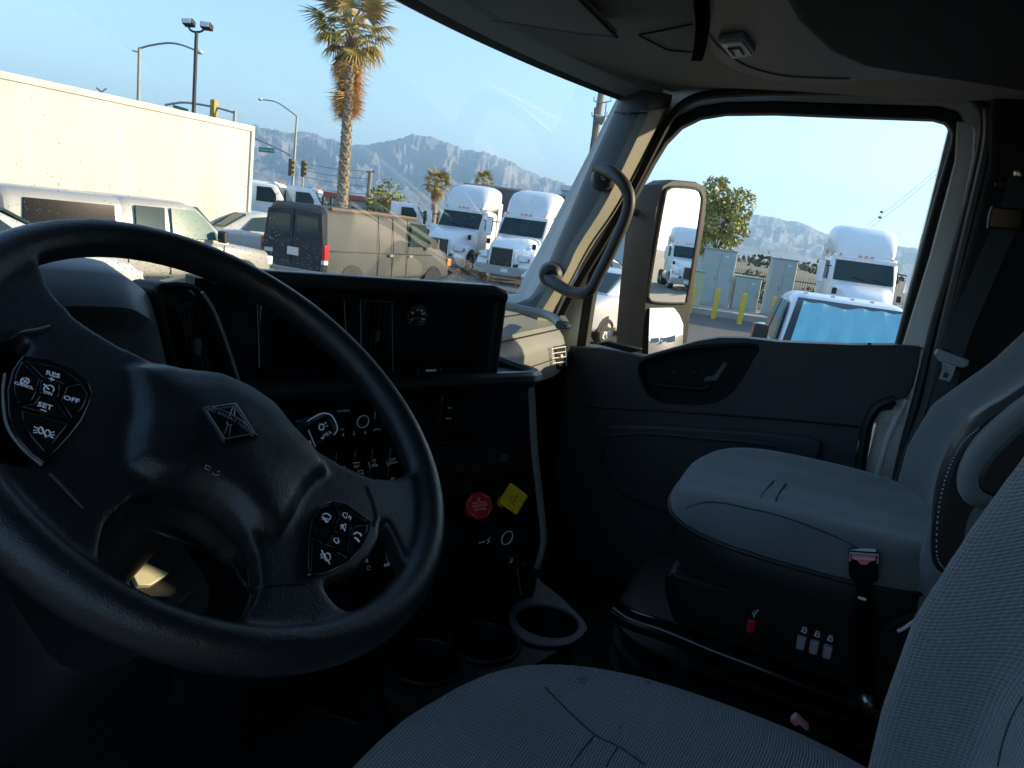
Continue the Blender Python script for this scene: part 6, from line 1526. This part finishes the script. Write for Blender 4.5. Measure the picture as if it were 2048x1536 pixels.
for x, y in ((1763, 424), (1760, 435)): part('spacer', MB().tube([pd(x - 2, y, 85), pd(x + 2, y, 85)], .14, 6), M_DARKPOLE, up3)
# ---- electrical cabinets on a concrete pad
def cab_frame(d): return hdir(255)
cfx = V((hdir(255 + 90).x, hdir(255 + 90).y, 0)); cfy = -hdir(255)                 # to the viewer's right?, away
if cfx.dot(CR) < 0: cfx = -cfx
def cabinet(name, pts_x, ytop, ybot, d, depth, m_, label, door=True):
    x0, x1 = pts_x; a = pd(x0, (ytop + ybot) / 2, d); b = pd(x1, (ytop + ybot) / 2, d)
    wdt = (V((b.x - a.x, b.y - a.y, 0))).dot(cfx); top = pd((x0 + x1) / 2, ytop, d).z
    base = V((a.x, a.y, 0)); t = thing(name, base, label, 'cabinet', None, world=True)
    def P(u, o, z): return base + cfx * u + cfy * o + V((0, 0, z))
    def bx(mb_, u0, u1, o0, o1, z0, z1): return mb_.hexa([P(u0, o0, z0), P(u1, o0, z0), P(u1, o1, z0), P(u0, o1, z0)], [P(u0, o0, z1), P(u1, o0, z1), P(u1, o1, z1), P(u0, o1, z1)])
    part('body', bx(MB(), 0, wdt, 0, depth, .22, top - .05), m_, t, bevel=.015)
    part('roof_cap', bx(MB(), -.03, wdt + .03, -.04, depth + .03, top - .05, top), m_, t, bevel=.015)
    if door:
        n_ = 2 if wdt > .9 else 1
        for k in range(n_):
            u0, u1 = wdt * (k + .04) / n_, wdt * (k + .96) / n_
            dd_ = part('door_panel', bx(MB(), u0, u1, -.02, 0, .32, top - .16), m_, t, bevel=.008)
            part('door_latch', bx(MB(), u1 - .10, u1 - .06, -.05, -.02, top * .5, top * .5 + .18), M_POLE, dd_)
        part('vent_louver', bx(MB(), wdt * .55, wdt * .85, -.035, -.02, top - .62, top - .36), M_CABINET, t, bevel=.006)
        part('warning_label', bx(MB(), wdt * .62, wdt * .74, -.026, -.02, top - .30, top - .24), M_PLATE, t)
    return t
cabinet('electrical_cabinet', (1402, 1466), 497, 607, 29.5, .8, M_CABINET, 'largest grey green electrical cabinet, right beside the mirror')
cabinet('electrical_cabinet', (1538, 1586), 516, 624, 28.5, .7, M_CABINET, 'tall grey green electrical cabinet right of the dark shrub')
cabinet('electrical_cabinet', (1468, 1519), 552, 610, 29.5, .6, M_CABINET, 'low grey green electrical cabinet standing in front of the dark shrub')
cabinet('utility_pedestal', (1386, 1404), 540, 617, 28.3, .3, M_BEIGE, 'narrow pale yellow green utility pedestal close to the mirror edge', False)
pa = pd(1370, 617, 28.0); pb_ = pd(1590, 640, 27.0)
pad = MB(); P0 = V((pa.x, pa.y, 0)); P1 = V((pb_.x, pb_.y, 0)); dn = hdir(75)
pad.prism([P0 + V((0, 0, -.01)), P1 + V((0, 0, -.01)), P1 + dn * 4, P0 + dn * 4], (0, 0, .22))
structure('concrete_pad', pad, M_CONC)
BG = 'yellow bollards guarding the cabinets'
first = None
for x, y, d, lab in ((1427, 633, 26.6, 'yellow steel bollard in front of the largest grey cabinet'), (1479, 643, 25.8, 'yellow steel bollard in front of the low grey cabinet'), (1541, 645, 26.2, 'yellow steel bollard in front of the tall right grey cabinet, beside the pickup mirror'), (1378, 622, 27.4, 'yellow steel bollard almost touching the mirror edge')):
    b = gnd(x, y, d)
    if first is None:
        first = tag(part('bollard', MB().lathe([(.001, 1.12), (.05, 1.11), (.085, 1.07), (.09, 1.03), (.09, 0)], 16), M_BOLL), lab, 'bollard', BG); o = first
    else: o = first.copy(); COL.objects.link(o); o['label'] = lab
    o.location = b
# iron fence
fa = gnd(1462, 560, 36); fb_ = gnd(1665, 590, 34)
fen = thing('iron_fence', fa, 'black iron picket fence behind the cabinets and shrubs', 'fence', world=True)
nP = 44; pm0 = None
fd = (fb_ - fa) / nP
for z in (.35, 1.55): part('rail', MB().tube([fa + V((0, 0, z)), fb_ + V((0, 0, z))], .025, 5), M_CHARCOAL, fen)
pk0 = MB().tube([V((0, 0, .05)), V((0, 0, 1.75)), V((0, 0, 1.85))], [.016, .016, .003], 5).mesh('picket', M_CHARCOAL)
for k in range(nP + 1): o = part('picket', pk0, M_CHARCOAL, fen); o.location = fd * k
# ---- buildings
bl_ = thing('warehouse', gnd(1262, 500, 75), 'pale blue and white warehouse building beyond the mirror and grab handle', 'building', None, rzh(255))
part('wall', MB().box((0, -8, 3.4), (16, 16, 6.8)), mat('pale_blue_wall', (.42, .50, .55), .8), bl_)
part('parapet', MB().box((0, -8, 6.95), (16.3, 16.3, .5)), M_TRUCKW, bl_)
for k in range(5):
    f_ = part('window', MB().box((-6.2 + k * 3.1, .03, 4.0), (2.2, .1, 1.6)), M_CHARCOAL, bl_); part('pane', MB().box((-6.2 + k * 3.1, .09, 4.0), (2.0, .04, 1.4)), M_VGLASSG, f_)
rb = thing('red_roof_building', gnd(715, 430, 85), 'low building with a red roof edge behind the palm trunk', 'building', None, rzh(240))
part('wall', MB().box((0, -4, 1.5), (9, 8, 3)), M_CONC, rb)
part('roof', MB().box((0, -4, 3.25), (9.6, 8.6, .55)), mat('red_roof', (.40, .09, .07), .7), rb, bevel=.05)
for k in range(3): f_ = part('window', MB().box((-2.8 + k * 2.8, .03, 1.7), (1.5, .1, 1.1)), M_CHARCOAL, rb); part('pane', MB().box((-2.8 + k * 2.8, .09, 1.7), (1.3, .04, .95)), M_VGLASSG, f_)
# things behind this cab that its mirrors show
for k, (hd_, dist) in enumerate(((148, 60), (158, 90), (171, 85))):
    q = V((1.3, .7, 0)) + hdir(hd_) * dist
    wb_ = thing('lot_building', q, ('tan warehouse far behind the cab, seen only in the mirrors', 'low tan shed behind the cab, seen only in the mirrors', 'long tan store behind the cab, seen only in the mirrors')[k], 'building', None, rzh(hd_ + 180))
    part('wall', MB().box((0, -5, 1.6 + k * .3), (14, 8, 3.2 + k * .6)), M_CONC, wb_)
    part('roof', MB().box((0, -5, 3.3 + k * .6), (14.5, 8.5, .25)), M_POLE, wb_)
# ---- drops on the outside of the windshield
def drop_mat():
    m = bpy.data.materials.new('water_drop'); m.use_nodes = True; t = m.node_tree; t.nodes.remove(t.nodes['Principled BSDF'])
    tr = t.nodes.new('ShaderNodeBsdfTransparent'); tr.inputs[0].default_value = (.85, .83, .76, 1)
    df = t.nodes.new('ShaderNodeBsdfTranslucent'); df.inputs[0].default_value = (.9, .9, .88, 1); gl = t.nodes.new('ShaderNodeBsdfGlossy'); gl.inputs['Roughness'].default_value = .1
    m1 = t.nodes.new('ShaderNodeMixShader'); m1.inputs[0].default_value = .25; m2 = t.nodes.new('ShaderNodeMixShader'); m2.inputs[0].default_value = .42
    t.links.new(df.outputs[0], m1.inputs[1]); t.links.new(gl.outputs[0], m1.inputs[2]); t.links.new(tr.outputs[0], m2.inputs[1]); t.links.new(m1.outputs[0], m2.inputs[2])
    t.links.new(m2.outputs[0], t.nodes['Material Output'].inputs[0]); return m
dm = MB(); rnd = random.Random(11); nd = 0
sphere = []
for j, (zz_, rr_) in enumerate(((0, 1), (.35, .8), (.5, .4))):
    sphere.append([(rr_ * math.cos(2 * math.pi * k / 6), rr_ * math.sin(2 * math.pi * k / 6), zz_) for k in range(6)])
def drop(x, v, r):
    u = (x + .93) / 1.86; p = V(ws(u, v)); e = .002
    tu = (V(ws(u + e, v)) - V(ws(u - e, v))).normalized(); tv = (V(ws(u, v + e)) - V(ws(u, v - e))).normalized(); n_ = tu.cross(tv).normalized()
    if n_.y < 0: n_ = -n_
    p = p + n_ * .0008; el_ = rnd.uniform(.9, 1.5)
    rs = [[p + tu * (a * r) + tv * (b * r * el_) + n_ * (c * r) for a, b, c in ring_] for ring_ in sphere]
    dm.loft(rs)
while nd < 16000:
    x = rnd.uniform(-.93, .93); v = .10 + rnd.random() ** 2.4 * .42
    dens = (1.02 - v) ** 4.0 * 1.3 * (1.0 if x < .2 else .45)
    if noise.noise(V((x * 5, v * 6, 0))) * .5 + .6 < rnd.random() * 1.1: continue
    if rnd.random() > dens + .02: continue
    drop(x, v, rnd.choice((.0003, .0003, .0004, .0004, .0005, .0006, .0009)) * (1.3 - .7 * v)); nd += 1
o = part('windshield_droplets', dm, drop_mat(), None, ang=80); tag(o, 'fine water droplets and specks on the lower windshield', 'droplets', None, 'stuff')
# ---- condensation trail, high above the haze
ca, cb2 = pd(975, 165, 21000), pd(1150, 255, 21000)
cm_ = bpy.data.materials.new('thin_ice_cloud'); cm_.use_nodes = True; t = cm_.node_tree; t.nodes.remove(t.nodes['Principled BSDF'])
df = t.nodes.new('ShaderNodeBsdfTranslucent'); df.inputs[0].default_value = (1, 1, 1, 1); tr = t.nodes.new('ShaderNodeBsdfTransparent'); mx = t.nodes.new('ShaderNodeMixShader'); mx.inputs[0].default_value = .16
t.links.new(tr.outputs[0], mx.inputs[1]); t.links.new(df.outputs[0], mx.inputs[2]); t.links.new(mx.outputs[0], t.nodes['Material Output'].inputs[0])
o = solo('condensation_trail', MB().tube([ca.lerp(cb2, k / 8) for k in range(9)], [8, 26, 34, 38, 42, 44, 40, 30, 10], 8), cm_, 'thin white condensation trail slanting across the blue sky above the mountains', 'contrail', loc=ca)
# ---- haze
hz = MB().box((0, 0, 640 - 2), (29000, 29000, 1282))
ho = part('haze', hz, None, None, smooth=False)
hm_ = bpy.data.materials.new('haze_air'); hm_.use_nodes = True; t = hm_.node_tree; t.nodes.remove(t.nodes['Principled BSDF'])
vol = t.nodes.new('ShaderNodeVolumePrincipled'); vol.inputs['Color'].default_value = (.42, .68, 1.0, 1); vol.inputs['Density'].default_value = 1.2e-4; vol.inputs['Anisotropy'].default_value = .2
t.links.new(vol.outputs[0], t.nodes['Material Output'].inputs['Volume']); ho.data.materials.append(hm_)
tag(ho, 'pale blue air haze lying over the plain and mountains', 'haze', None, 'stuff')
